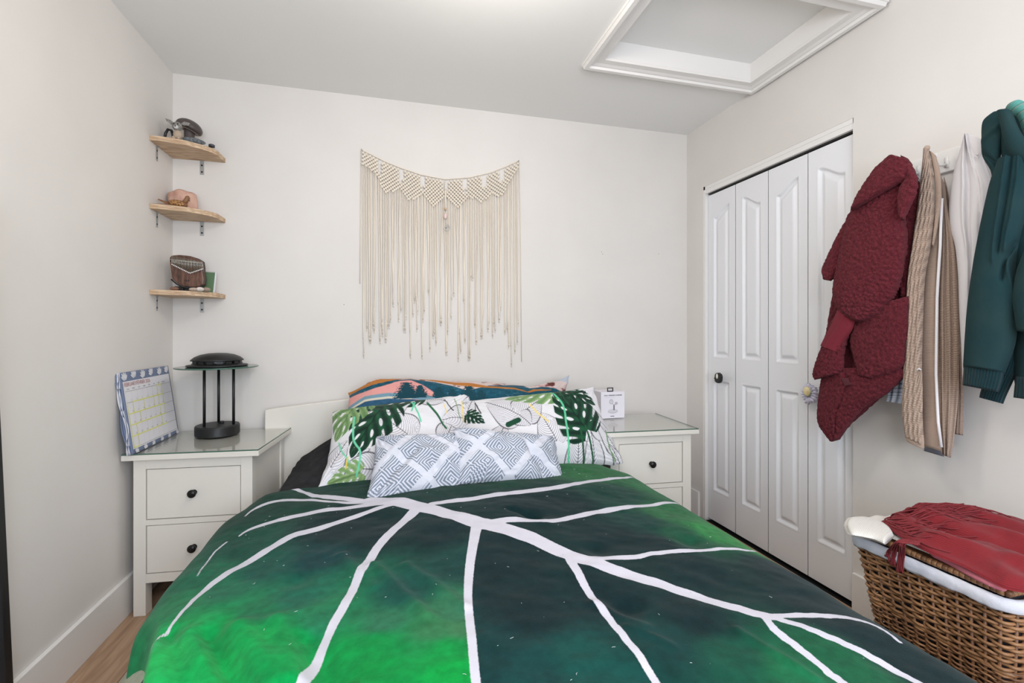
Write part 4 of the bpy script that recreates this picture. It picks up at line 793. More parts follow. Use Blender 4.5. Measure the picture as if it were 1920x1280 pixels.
for (r_, i), (x_, y_) in K.items():
    p = mp(x_, y_, .003); kn.ball(p, .0078, 6, (1.0, .7, .62)); kn.ball((p[0], p[1] - .001, p[2] - .006), .0068, 6, (.95, .7, .5))
    for di in ((0, 1) if r_ % 2 else (-1, 0)):
        q = K.get((r_ + 1, i + di))
        if q:
            for o_ in (-.35, .35): cb.tube([mp(x_ + o_, y_, .001), mp(q[0] + o_, q[1], .001)], .0017, 4, False)
kn.obj('square_knots', CORD, mc, True, kind='stuff', label='rows of square knots'); cb.obj('lattice_cords', CORD, mc, True, kind='stuff', label='diagonal lattice cords')
ends = np.array([(679,530),(681,665),(684,668),(688,655),(693,640),(700,628),(707,612),(713,640),(720,638),(727,612),(735,600),(742,684),(748,600),(757,620),(764,642),(770,668),(778,590),(785,622),(788,700),(795,600),(803,578),(808,655),(815,658),(822,636),(827,606),(834,662),(842,668),(848,606),(856,645),(862,676),(868,575),(874,640),(880,672),(886,575),(893,642),(902,632),(910,590),(914,618),(924,640),(930,655),(938,600),(944,636),(950,618),(956,650),(962,684),(968,660),(976,680)], float)
NC = 92
for k in range(NC):
    x0 = 679 + 293 * (k + .5) / NC + rg.uniform(-.9, .9); y0 = lyp(x0) - 4; x1 = x0 * .35 + .65 * (round((x0 - 681) / 11.2) * 11.2 + 681) + rg.uniform(-2.2, 2.2) * (1.0 if rg.random() < .75 else 2.6)
    j = int(np.argmin(abs(ends[:, 0] - x1))); y1 = ends[j, 1] - (0 if rg.random() < .4 else rg.uniform(0, 55)); cl = .0024 + rg.uniform(0, .0007); dp = rg.uniform(0, .010)
    pts = []; a_, w_ = rg.uniform(-.9, .9), rg.uniform(0, 6)
    for s_ in np.linspace(0, 1, 14): pts.append(mp(x0 + (x1 - x0) * s_ + a_ * math.sin(s_ * 7 + w_) * s_, y0 + (y1 - y0) * s_, .0005 + dp * math.sin(PI * min(1, s_ * 1.5 + .2)) * .6))
    cd_ = MB(); cd_.tube(pts, cl, 6); kx, kz = pts[-1][0], pts[-1][2]; zz = kz + rg.uniform(.012, .02)
    cd_.ball((kx, pts[-1][1], zz), .0042, 6, (1, .8, 1.25))
    e_ = cd_.obj('fringe_cord', CORD, mc, True)
    tf = MB()
    for _ in range(4): tf.tube([(kx, pts[-1][1], kz), (kx + rg.uniform(-.004, .004), pts[-1][1], kz - rg.uniform(.008, .015))], [.0014, .0007], 4)
    tf.obj('frayed_end', CORD, e_, True)
for sx0, sx1, sy1 in ((677.5, 675, 532), (973, 978, 678)):
    MB().tube([mp(sx0, ty(sx0), .001), mp((sx0 + sx1) / 2, 400), mp(sx1, sy1)], .0019, 6).obj('outer_cord', CORD, mc, True)
oc = thing('crystal_charm', 'beaded charm with pink crystal and crescent ring hanging at the middle of the macrame', 'charm', mp(835, 432, .016))
MB().tube([mp(835, 338, .016), mp(835, 372, .018), mp(835, 391, .016)], [.003, .0045, .002], 7).obj('tassel_cord', CORD, oc, True)
MB().tube([mp(835, 391, .016), mp(835.5, 420, .016)], .0008, 5).obj('thread', STEEL, oc, True)
for py, r in ((356, .0055), (391.5, .0075)): MB().ball(mp(835, py, .016), r, 10).obj('wooden_bead', mat('blond_bead', (206, 172, 138), .5), oc, True)
MB().ball(mp(835.2, 405, .018), .013, 8, (.8, .7, 1.35)).obj('crystal', mat('rose_crystal', (222, 196, 190), .35, bump=(70, .8, .004)), oc, False, label='rose pink crystal')
cx, cy, cz = mp(836.5, 426, .018); pts = [(cx + .018 * math.cos(a), cy, cz + .018 * math.sin(a)) for a in np.linspace(-2.9, 1.7, 26)]
MB().tube(pts, [.0008 + .0014 * math.sin(PI * i / 25) for i in range(26)], 7).obj('crescent_ring', STEEL, oc, True)
MB().ball((cx, cy, cz + .002), .007, 8, (1, .6, 1)).obj('metal_charm', STEEL, oc, True)

# ------------------------------------------------------------------ coat rail
ry0, ry1 = at(1722, 300, 'x', XR)[1], .55
rail = thing('coat_rail', 'white wooden rail with metal hooks on the right wall behind the clothes', 'coat rack', (XR - .01, 1.0, 1.705))
MB().box(XR - .018, XR - .0005, ry1, ry0 + .06, 1.706, 1.782).obj('rail_board', TRIM, rail, bevel=.002)
for y_ in (at(1700, 330, 'x', 1.79)[1], at(1752, 310, 'x', 1.79)[1], at(1818, 285, 'x', 1.79)[1], at(1890, 250, 'x', 1.79)[1]):
    q = MB(); q.box(XR - .022, XR - .018, y_ - .006, y_ + .006, 1.72, 1.755); q.tube([(XR - .02, y_, 1.73), (XR - .055, y_, 1.725), (XR - .070, y_, 1.738), (XR - .072, y_, 1.752)], .0045, 8); q.ball((XR - .072, y_, 1.753), .007, 8); q.obj('hook', TRIM, rail, True)

# ------------------------------------------------------------------ hanging clothes
NRM = np.array([-.92, -.36, .12]); NRM /= np.linalg.norm(NRM)
def garment(name, Lp, Rp, xd, T, m, parent=None, fold=None, res=.004, fuzz=0, cap=.02, pw=2.4, back=.4, **k):
    """sheet of cloth between two edge curves: padded cross-section, folds, optional pile"""
    f3 = lambda S: np.array([at(p[0], p[1], 'x', p[2] if len(p) > 2 else xd) for p in S])
    Lw, Rw = f3(Lp), f3(Rp); ln = np.linalg.norm(np.diff(Lw, axis=0), axis=1).sum(); wd = np.linalg.norm(Lw - Rw, axis=1).max()
    nv = max(12, int(ln / res)); nu = max(10, int(wd / res)); v = np.linspace(0, 1, nv); Lc, Rc = catmull(Lw, v), catmull(Rw, v)
    out = []
    for sgn, n_u in ((1, nu), (-back, max(8, nu // 3))):
        u = np.linspace(0, 1, n_u)[None, :] * np.ones((nv, 1)); vv = v[:, None] * np.ones((1, n_u)); a = 2 * u - 1
        P_ = Lc[:, None] * (1 - u[..., None]) + Rc[:, None] * u[..., None]; f = (1 - np.abs(a) ** pw).clip(0) ** .5
        if cap: f = f * (sst(vv, -.001, cap) ** .5) * (sst(1 - vv, -.001, cap) ** .5)
        d = sgn * T * f
        if sgn > 0:
            if fold is not None: d = d + fold(u, vv, P_[..., 1], P_[..., 2]) * sst(f, 0, .4)
            if fuzz:
                yy_, zz_ = P_[..., 1], P_[..., 2]; wv = .006 * (fbm(yy_ * 60, zz_ * 60, 2, 1) - .5)
                d = d + fuzz * ((1 - worley((yy_ + wv) * 92, (zz_ + wv) * 80, 4)) * 1.0 + .6 * (fbm(yy_ * 200, zz_ * 200, 2, 9) - .5)) * (.4 + .6 * sst(f, 0, .3))
        if fuzz: P_ = P_ + (np.array([0, 1, 0])[None, None] * (np.where(u < .5, 1, -1) * (1 - sst(f, 0, .25)) * fuzz * .8 * (fbm(vv * ln * 170, u * 0 + 1, 3, 5) - .35))[..., None])
        out.append((P_ + NRM * d[..., None], u * wd, vv * ln, n_u))
    V = np.concatenate([o[0].reshape(-1, 3) for o in out]); F = np.concatenate([grid_faces(nv, out[0][3], True), grid_faces(nv, out[1][3]) + nv * out[0][3]])
    uv = np.concatenate([np.stack([o[1], o[2]], -1).reshape(-1, 2) for o in out])
    return link_mesh(name, V, F, m, parent, uv=uv, **k)
def rdg(u, v, a, b_, w_, h_, as_=1.6):
    return h_ * np.exp(-(segdist(u, v * as_, np.array([a[0], a[1] * as_]), np.array([b_[0], b_[1] * as_]), 0, 0).clip(0) / w_) ** 2)
# --- red sherpa fleece
SH = mat('burgundy_sherpa', (116, 44, 54), .95, bump=(300, 1.0, .007), var=(150, (92, 34, 42)), sheen=.05, spec=.1)
SM = mat('burgundy_smooth_fleece', (116, 42, 52), .9, bump=(600, .3, .001), sheen=.05, spec=.1)
fl = thing('fleece_jacket', 'burgundy sherpa fleece jacket hanging leftmost on the coat rail, overlapping the closet', 'jacket', at(1600, 800, 'x', 1.72))
garment('jacket_back', [(1660,300),(1612,385),(1580,450),(1564,540),(1550,620),(1541,700),(1534,760),(1537,795),(1551,818)], [(1700,305),(1722,350),(1712,440),(1703,530),(1704,600),(1699,680),(1690,712),(1640,756),(1590,800)], 1.765, .03, SH, fl, res=.005, fuzz=.011)
garment('side_fold', [(1690,296),(1698,330),(1690,400),(1688,470),(1690,560)], [(1704,300),(1724,345),(1719,400),(1709,470),(1702,560)], 1.74, .022, SH, fl, res=.004, fuzz=.011)
garment('lower_panel', [(1541,690),(1541,722),(1534,755),(1534,790),(1546,812),(1560,828)], [(1694,690),(1695,706),(1665,736),(1622,764),(1599,790),(1574,824)], 1.715, .03, SH, fl, fold=lambda u, v, y, z: rdg(u, v, (.35, .1), (.55, 1), .02, -.008) + rdg(u, v, (.3, .1), (.5, 1), .03, .004), res=.004, fuzz=.011)
garment('right_flap', [(1612,590),(1596,625),(1596,650),(1604,680),(1611,704)], [(1703,555),(1705,600),(1698,650),(1690,690),(1640,711)], 1.70, .03, SH, fl, fold=lambda u, v, y, z: rdg(u, v, (1, .1), (.1, 1), .03, .008), res=.0036, fuzz=.011)
garment('left_cuff_flap', [(1560,600),(1545,640),(1533,672),(1525,700),(1528,712)], [(1600,600),(1592,630),(1584,660),(1582,690),(1576,700)], 1.69, .026, SH, fl, res=.0036, fuzz=.011)
garment('smooth_cuff', [(1571,580),(1557,610),(1546,632),(1538,648)], [(1606,592),(1598,618),(1583,640),(1572,662)], 1.675, .02, SM, fl, label='smooth turned-back cuff', fold=lambda u, v, y, z: rdg(u, v, (.5, 0), (.4, 1), .06, .006))
garment('left_sleeve_lobe', [(1604,380),(1586,415),(1566,452),(1549,488),(1542,508),(1545,524)], [(1612,400),(1600,440),(1588,470),(1578,500),(1566,520),(1558,527)], 1.70, .02, SH, fl, res=.0036, fuzz=.011)
garment('front_sleeve', [(1650,322),(1618,356),(1600,390),(1586,430),(1576,470),(1566,520),(1563,556),(1577,586),(1606,604)], [(1700,330),(1706,360),(1698,400),(1702,450),(1695,505),(1684,545),(1668,570),(1650,590),(1626,604)], 1.685, .048, SH, fl, fold=lambda u, v, y, z: rdg(u, v, (.15, .1), (.95, .0), .05, -.008), res=.0033, fuzz=.011)
garment('hood_fold', [(1672,291),(1640,318),(1618,350),(1603,376),(1598,395)], [(1704,300),(1703,330),(1684,346),(1650,366),(1606,392)], 1.63, .026, SH, fl, res=.0036, fuzz=.010, cap=.04)
garment('collar_fold', [(1690,292),(1694,310),(1698,334),(1686,356),(1684,390),(1690,412)], [(1702,298),(1716,320),(1722,345),(1716,370),(1704,395),(1696,414)], 1.635, .018, SH, fl, res=.0036, fuzz=.010, cap=.04)
garment('brand_patch', [(1578.5,709),(1581,717),(1584,723.5)], [(1590,708),(1593,715),(1597,720.5)], 1.675, .0015, mat('maroon_satin_label', (78, 24, 34), .3), fl, cap=0, label='small dark satin sewn label')
# --- plaid garment hem peeking behind the fleece
m, N, L, P = nodes('plaid_flannel'); u_ = N.new('ShaderNodeUVMap'); sx = N.new('ShaderNodeSeparateXYZ'); L.new(u_.outputs[0], sx.inputs[0])
g_ = mth(N, L, 'ADD', mth(N, L, 'GREATER_THAN', mth(N, L, 'FRACT', mth(N, L, 'MULTIPLY', sx.outputs[0], 38)), .62), mth(N, L, 'GREATER_THAN', mth(N, L, 'FRACT', mth(N, L, 'MULTIPLY', sx.outputs[1], 32)), .62))
cr = N.new('ShaderNodeValToRGB'); cr.color_ramp.elements[0].color = (*lin((214, 220, 232)), 1); cr.color_ramp.elements[1].color = (*lin((110, 122, 146)), 1); L.new(mth(N, L, 'MULTIPLY', g_, .5), cr.inputs[0]); L.new(cr.outputs[0], P.inputs['Base Color']); P.inputs['Roughness'].default_value = .9
garment('flannel_shirt', [(1700,330),(1690,500),(1672,660),(1664,735),(1661,752)], [(1722,330),(1716,500),(1706,660),(1696,735),(1689,757)], 1.79, .012, m, fold=lambda u, v, y, z: .004 * np.sin(u * 18), label='pale plaid flannel hem showing below and behind the burgundy fleece', cat='shirt')
# --- beige knit cardigan
def knit(name, rgb, rgb2, fu, fv, st, diag=0):
    m, N, L, P = nodes(name); u_ = N.new('ShaderNodeUVMap'); sx = N.new('ShaderNodeSeparateXYZ'); L.new(u_.outputs[0], sx.inputs[0])
    U_, V_ = sx.outputs[0], sx.outputs[1]; ph = mth(N, L, 'ADD', mth(N, L, 'MULTIPLY', U_, fu), mth(N, L, 'MULTIPLY', V_, fu * diag)) if diag else mth(N, L, 'MULTIPLY', U_, fu)
    a = mth(N, L, 'SINE', ph); b_ = mth(N, L, 'SINE', mth(N, L, 'ADD', mth(N, L, 'MULTIPLY', V_, fv), mth(N, L, 'MULTIPLY', a, .8))); h = mth(N, L, 'ADD', mth(N, L, 'MULTIPLY', a, 1.0 if fu else 0), mth(N, L, 'MULTIPLY', b_, .45))
    cr = N.new('ShaderNodeValToRGB'); cr.color_ramp.elements[0].color = (*lin(rgb2), 1); cr.color_ramp.elements[1].color = (*lin(rgb), 1); cr.color_ramp.elements[0].position = .1; cr.color_ramp.elements[1].position = .6
    L.new(mth(N, L, 'MULTIPLY_ADD', h, .3, .5), cr.inputs[0]); L.new(cr.outputs[0], P.inputs['Base Color']); P.inputs['Roughness'].default_value = .95; P.inputs['Specular IOR Level'].default_value = .1; P.inputs['Sheen Weight'].default_value = .1
    bp = N.new('ShaderNodeBump'); bp.inputs['Strength'].default_value = st; bp.inputs['Distance'].default_value = .002; L.new(h, bp.inputs['Height']); L.new(bp.outputs[0], P.inputs['Normal']); return m
CB = knit('beige_cable_knit', (182, 160, 145), (160, 137, 122), 430, 900, .7, .35); RBK = knit('beige_fine_rib_knit', (178, 156, 141), (164, 141, 126), 0, 1500, .5); RV = knit('beige_vertical_rib_knit', (174, 152, 137), (152, 130, 116), 620, 1000, .7)
ca = thing('cardigan', 'beige cable-knit cardigan with white front edge hanging second from left on the coat rail', 'cardigan', at(1760, 850, 'x', 1.73))
garment('back_panel', [(1770,330),(1783,450),(1790,600),(1788,740),(1780,812)], [(1776,350),(1793,450),(1799,600),(1806,740),(1806,816)], 1.80, .014, RV, ca, fold=lambda u, v, y, z: .003 * np.sin(u * 22))
garment('rib_side', [(1764,330),(1768,380),(1764,470),(1758,560),(1757,660),(1757,740),(1760,800),(1767,852)], [(1772,345),(1776,385),(1790,460),(1796,558),(1799,657),(1797,740),(1790,815),(1783,858)], 1.765, .022, RV, ca, fold=lambda u, v, y, z: .007 * np.sin(u * 20 + 2 * np.sin(v * 4)) * sst(v, .05, .4), res=.003)
garment('inner_facing', [(1746,300),(1755,360),(1748,430),(1735,500),(1730,590),(1727,690),(1729,772),(1730,836)], [(1756,300),(1765,370),(1762,440),(1759,500),(1758,590),(1757,690),(1759,772),(1767,846)], 1.745, .010, RBK, ca, res=.004, fold=lambda u, v, y, z: .002 * np.sin(v * 14 + u * 3))
garment('cable_front', [(1733,277),(1728,325),(1720,394),(1710,462),(1702,525),(1698,624),(1694,706),(1691,771),(1697,820)], [(1742,280),(1750,330),(1752,394),(1745,462),(1735,520),(1731,600),(1729,690),(1730,772),(1733,838)], 1.715, .024, CB, ca, fold=lambda u, v, y, z: .0028 * np.sin(u * 26 + v * 10) * sst(v, .05, .3) + rdg(u, v, (.9, .1), (.85, 1), .1, .006), res=.003)
garment('ribbed_placket', [(1742,281),(1750,320),(1753,365),(1752,410),(1747,460)], [(1755,291),(1764,330),(1765,370),(1760,415),(1751,462)], 1.718, .008, RBK, ca, res=.003)
garment('hem_band', [(1696,808),(1700,826),(1712,833)], [(1732,815),(1733,832),(1732,842)], 1.705, .008, RBK, ca, res=.003)
MB().tube([at(a, b_, 'x', 1.728) for a, b_ in ((1766,372),(1764,420),(1763,460),(1759,520),(1757,558),(1756,624),(1755,700),(1757,750),(1759,790),(1765,838))], .0042, 8).obj('white_edge_piping', mat('white_ribbon', (228, 224, 226), .6), ca, True, label='white edge strip')
garment('pocket_flap', [(1720,698),(1712,730),(1706,768)], [(1729,692),(1730,730),(1730,774)], 1.70, .006, CB, ca, res=.003)
MB().tube([at(a, b_, 'x', 1.695) for a, b_ in ((1719, 695), (1723, 691), (1727, 693))], .003, 6).obj('pocket_tab', MATS['white_ribbon'], ca, True)
MB().ball(at(1738, 278, 'x', 1.735), .0085, 8, (1, 1, 1.2)).obj('hanging_tip', CB, ca, True)
garment('grey_trousers', [(1768,350),(1776,400),(1770,600),(1745,780),(1732,845)], [(1774,352),(1786,400),(1797,560),(1800,700),(1770,856)], 1.815, .012, mat('blue_grey_cotton', (124, 126, 138), .9, bump=(500, .2)), label='blue-grey garment showing as slivers behind the beige cardigan', cat='garment')
# --- white sweatshirt
WH = mat('off_white_jersey', (226, 222, 224), .9, bump=(800, .2, .0006), spec=.15)
ws = thing('white_sweatshirt', 'off-white sweatshirt hanging between the beige cardigan and the teal hoodie', 'sweatshirt', at(1820, 690, 'x', 1.75))
wf_ = lambda u, v, y, z: rdg(u, v, (.35, .0), (.75, .9), .05, -.016, 1.2) + rdg(u, v, (.5, .05), (1.0, .5), .05, .014, 1.2) + rdg(u, v, (.25, .0), (.5, .6), .04, .008, 1.2) + rdg(u, v, (.6, .1), (.95, .6), .03, -.012, 1.2)
garment('body', [(1809,252),(1800,285),(1790,315),(1783,350),(1779,390),(1782,430),(1791,465),(1797,520),(1799,580),(1803,650),(1806,715)], [(1822,256),(1838,285),(1852,320),(1860,350),(1856,390),(1848,430),(1842,470),(1835,520),(1830,580),(1826,650),(1822,700)], 1.765, .03, WH, ws, fold=wf_, res=.0035)
garment('neckline_fold', [(1813,250),(1814,262),(1820,280),(1830,294)], [(1828,255),(1840,262),(1843,278),(1838,292)], 1.745, .010, WH, ws, res=.003)
MB().tube([at(1828, 292, 'x', 1.725), at(1834, 296, 'x', 1.725), at(1839, 288, 'x', 1.725), at(1840, 278, 'x', 1.725)], .0022, 8).obj('collar_seam', WH, ws, True)
# --- teal hoodie
TE = mat('deep_teal_fleece', (40, 62, 64), .95, bump=(700, .3, .0008), var=(9, (30, 56, 61)), sheen=.02, spec=.08); TR_ = knit('deep_teal_rib', (28, 54, 59), (22, 47, 52), 900, 0, .5)
ho = thing('hoodie', 'deep teal hooded sweatshirt hanging at the right edge on the coat rail', 'hoodie', at(1880, 740, 'x', 1.72))
garment('body', [(1868,300),(1860,400),(1872,480),(1885,560),(1895,640),(1900,700),(1905,735)], [(1990,300),(2000,400),(2010,480),(2010,560),(2010,640),(2000,700),(1985,730)], 1.72, .05, TE, ho, fold=lambda u, v, y, z: rdg(u, v, (.05, .35), (.5, .1), .03, -.02) + rdg(u, v, (.1, .5), (.6, .4), .04, .014), res=.005)
garment('near_cuff', [(1905,705),(1902,725),(1900,745)], [(1945,705),(1950,740),(1950,752)], 1.69, .02, TR_, ho, cap=.1)
garment('back_sleeve', [(1880,600),(1858,680),(1845,715),(1838,735),(1836,745)], [(1925,600),(1915,680),(1902,710),(1888,740),(1881,757)], 1.715, .025, TR_, ho, res=.004)
garment('front_sleeve', [(1872,300),(1856,345),(1843,400),(1833,450),(1824,500),(1814,570),(1809,630),(1806,690)], [(1935,300),(1935,345),(1925,400),(1912,450),(1905,500),(1908,570),(1905,640),(1884,702)], 1.665, .05, TE, ho, fold=lambda u, v, y, z: rdg(u, v, (.95, .45), (.75, .62), .03, -.018) + rdg(u, v, (.85, .55), (1, .7), .05, .012) + rdg(u, v, (.35, .0), (.55, .55), .035, .012) + rdg(u, v, (.50, .0), (.62, .5), .035, -.013) + rdg(u, v, (.7, .0), (.78, .5), .03, .01), res=.0035)
garment('sleeve_cuff', [(1807,683),(1806,700),(1805,722)], [(1884,696),(1880,715),(1873,735)], 1.66, .032, TR_, ho, cap=.05, label='darker ribbed cuff')
garment('elbow_drape', [(1920,470),(1905,510),(1898,560),(1906,620)], [(1990,450),(1990,510),(1990,580),(1990,640)], 1.64, .035, TE, ho, res=.004)
garment('hood_side', [(1866,211),(1843,229),(1840,260),(1842,292),(1858,322),(1862,350)], [(1892,215),(1884,240),(1880,270),(1876,300),(1874,326),(1872,352)], 1.70, .028, TE, ho, fold=lambda u, v, y, z: rdg(u, v, (.1, .45), (.8, .25), .06, .010) + rdg(u, v, (.1, .6), (.9, .7), .06, -.012), res=.003, cap=.05)
garment('hood_band', [(1868,209),(1874,230),(1880,255),(1888,280),(1900,300),(1925,318),(1955,325)], [(1898,208),(1904,225),(1912,243),(1922,258),(1935,268),(1950,272),(1970,272)], 1.645, .024, TE, ho, res=.003, cap=.03)
garment('hood_back', [(1862,214),(1872,240),(1878,300),(1876,350)], [(1925,205),(1945,240),(1960,300),(1960,350)], 1.70, .03, TE, ho, res=.004)
# --- turquoise striped towel on top
m, N, L, P = nodes('turquoise_striped_cotton'); u_ = N.new('ShaderNodeUVMap'); sx = N.new('ShaderNodeSeparateXYZ'); L.new(u_.outputs[0], sx.inputs[0])
fr = mth(N, L, 'FRACT', mth(N, L, 'ADD', mth(N, L, 'MULTIPLY', sx.outputs[1], 52), mth(N, L, 'MULTIPLY', sx.outputs[0], 12))); cr = N.new('ShaderNodeValToRGB'); cr.color_ramp.interpolation = 'CONSTANT'
for p_, c_ in ((0, (84, 150, 142)), (.74, (40, 64, 66)), (.80, (96, 160, 150)), (.88, (160, 122, 112)), (.94, (84, 150, 142))):
    e_ = cr.color_ramp.elements[0] if p_ == 0 else cr.color_ramp.elements.new(p_); e_.position = p_; e_.color = (*lin(c_), 1)
L.new(fr, cr.inputs[0]); L.new(cr.outputs[0], P.inputs['Base Color']); P.inputs['Roughness'].default_value = .9
garment('striped_towel', [(1884,206),(1892,216),(1906,226),(1914,245),(1920,262)], [(1915,190),(1935,200),(1955,215),(1965,240),(1965,262)], 1.69, .04, m, label='turquoise towel with thin stripes at the top right above the teal hoodie', cat='towel', cap=.1, res=.004)

# ------------------------------------------------------------------ wicker hamper
BX0, BX1, BY0, BY1, BZ = 1.285, 1.70, .70, 1.058, .570
ham = thing('laundry_hamper', 'brown wicker laundry hamper with cream cloth liner by the right wall', 'basket', ((BX0 + BX1) / 2, (BY0 + BY1) / 2, 0))
WK = mat('honey_wicker', (126, 88, 56), .42, var=(14, (162, 118, 80)), bump=(160, .4, .001), spec=.5); WK2 = mat('dark_wicker', (102, 68, 44), .45, var=(20, (136, 94, 62)), bump=(160, .4, .001))
ins = lambda z: .17 * (BZ - z)
def wring(z, r, ph, amp, n=13, m_=10, both=True):
    i = ins(z); x0, x1, y0, y1 = BX0 + i, BX1 - i * .5, BY0 + i * .6, BY1 - i * .6; R = .03; C4 = [(x0 + R, y0 + R, PI), (x1 - R, y0 + R, 1.5 * PI), (x1 - R, y1 - R, 0), (x0 + R, y1 - R, .5 * PI)]
    P_ = []
    for cx, cy, a0 in C4:
        for q in np.linspace(a0, a0 + PI / 2, 4): P_.append((cx + R * math.cos(q), cy + R * math.sin(q), math.cos(q), math.sin(q)))
    P_.append(P_[0]); P_ = np.array(P_); D_ = np.concatenate([[0], np.cumsum(np.hypot(*np.diff(P_[:, :2], axis=0).T))]); tot = D_[-1]; ns = 2 * int(tot / .0275 / 2 + .5); k = ns * 5
    s = np.linspace(0, tot, k, endpoint=False); I = lambda c: np.interp(s, D_, P_[:, c]); w_ = amp * np.sin(2 * PI * s / tot * ns / 2 + ph); nl = np.hypot(I(2), I(3))
    wob = .0016 * np.sin(s * 31 + ph * 3 + z * 90)
    return np.stack([I(0) + I(2) / nl * w_, I(1) + I(3) / nl * w_, z + wob], -1), ns, tot
def closed_tube(P_, r, n=5):
    k = len(P_); T_ = np.roll(P_, -1, 0) - np.roll(P_, 1, 0); T_ /= np.linalg.norm(T_, axis=1)[:, None]; B_ = UP[None] - T_ * (T_ @ UP)[:, None]; B_ /= np.linalg.norm(B_, axis=1)[:, None]; N_ = np.cross(T_, B_)
    q = 2 * PI * np.arange(n) / n; V = P_[:, None] + r * (np.cos(q)[None, :, None] * N_[:, None] + np.sin(q)[None, :, None] * B_[:, None]); i = np.arange(k)[:, None]; j = np.arange(n)[None, :]
    F = np.stack([i * n + j, i * n + (j + 1) % n, ((i + 1) % k) * n + (j + 1) % n, ((i + 1) % k) * n + j], -1).reshape(-1, 4); return V.reshape(-1, 3), F
zs = []; z = BZ - .012
while z > .40: zs.append((z, .0042)); z -= .0094
while z > .03: zs.append((z, .0030)); z -= .0066
for i, (z, r) in enumerate(zs):
    P_, ns, tot = wring(z, r, PI * (i % 2), .0050); V, F = closed_tube(P_, r); link_mesh('weaver', V, F, WK if r > .0035 else (WK2 if i % 3 else WK), ham)
P_, ns, tot = wring(.398, .005, 0, .0); V, F = closed_tube(P_ * 1.0, .0055); link_mesh('waling_band', V, F, WK, ham)
Pt, ns, tot = wring(BZ - .005, .003, 0, 0); Pb, ns2, _ = wring(.01, .003, 0, 0)
for k in range(ns):
    a = Pt[int((k + .5) / ns * len(Pt)) % len(Pt)]; b_ = Pb[int((k + .5) / ns * len(Pb)) % len(Pb)]; MB().tube([tuple(b_), tuple(a)], .0034, 6).obj('stake', WK2, ham, True)
i_ = ins(.02); MB().box(BX0 + i_, BX1 - i_ * .5, BY0 + i_ * .6, BY1 - i_ * .6, .004, .014).obj('base_board', WK2, ham)
# cloth bag seen dimly through the weave
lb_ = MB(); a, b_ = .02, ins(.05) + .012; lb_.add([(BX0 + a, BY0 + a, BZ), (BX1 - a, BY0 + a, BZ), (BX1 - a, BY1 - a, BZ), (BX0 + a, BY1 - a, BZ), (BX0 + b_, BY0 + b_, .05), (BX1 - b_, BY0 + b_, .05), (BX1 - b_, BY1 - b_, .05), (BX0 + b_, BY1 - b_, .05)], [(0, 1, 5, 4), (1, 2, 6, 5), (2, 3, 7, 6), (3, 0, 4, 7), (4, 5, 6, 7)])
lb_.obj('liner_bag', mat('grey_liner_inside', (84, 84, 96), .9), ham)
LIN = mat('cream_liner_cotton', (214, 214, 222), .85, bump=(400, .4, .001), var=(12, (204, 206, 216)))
nu = 220; rows = [(-.004, BZ + .004), (.006, BZ + .008), (.010, BZ + .004), (.0115, BZ - .006), (.010, BZ - .017), (.0075, BZ - .022)]
V = []
for o_, z in rows:
    P_, _, tot = wring(BZ, .003, 0, 0); s_ = np.linspace(0, len(P_), nu, endpoint=False).astype(int); Q = P_[s_]; Nn = np.roll(Q, -1, 0) - np.roll(Q, 1, 0); Nn = np.stack([Nn[:, 1], -Nn[:, 0]], -1); Nn /= np.linalg.norm(Nn, axis=1)[:, None]
    zw = z + (.002 * np.sin(np.arange(nu) * .21) + .0015 * np.sin(np.arange(nu) * .57)) * (z < BZ - .02)
    V.append(np.stack([Q[:, 0] + Nn[:, 0] * (o_ + .0015 * np.sin(np.arange(nu) * .9 + z * 300)), Q[:, 1] + Nn[:, 1] * o_, zw], -1))
link_mesh('liner_band', np.concatenate(V), grid_faces(len(rows), nu, closed_u=True), LIN, ham, label='cream cloth folded over the rim').modifiers.new('t', 'SOLIDIFY').thickness = .002
# lid with wrapped rim
LZ0 = BZ + .020; lid = MB().box(BX0 + .006, BX1 - .006, BY0 + .006, BY1 - .004, LZ0 - .006, LZ0 + .004).obj('lid', WK2, ham)
rg = random.Random(4)
for (xa, ya, xb, yb) in ((BX0, BY1, BX0, BY0 + .012), (BX0, BY0 + .008, BX1, BY0 + .008)):
    L_ = math.hypot(xb - xa, yb - ya); n = int(L_ / .0115)
    for i in range(n):
        f0, f1 = i / n, (i + .97) / n; p = lambda f, o_=0: (xa + (xb - xa) * f, ya + (yb - ya) * f, LZ0)
        MB().tube([p(f0), p(f0 + (f1 - f0) * .3), p(f0 + (f1 - f0) * .7), p(f1)], [.0072, .0080, .0080, .0070], 9).obj('rim_wrap', WK if i % 4 else WK2, lid, True)
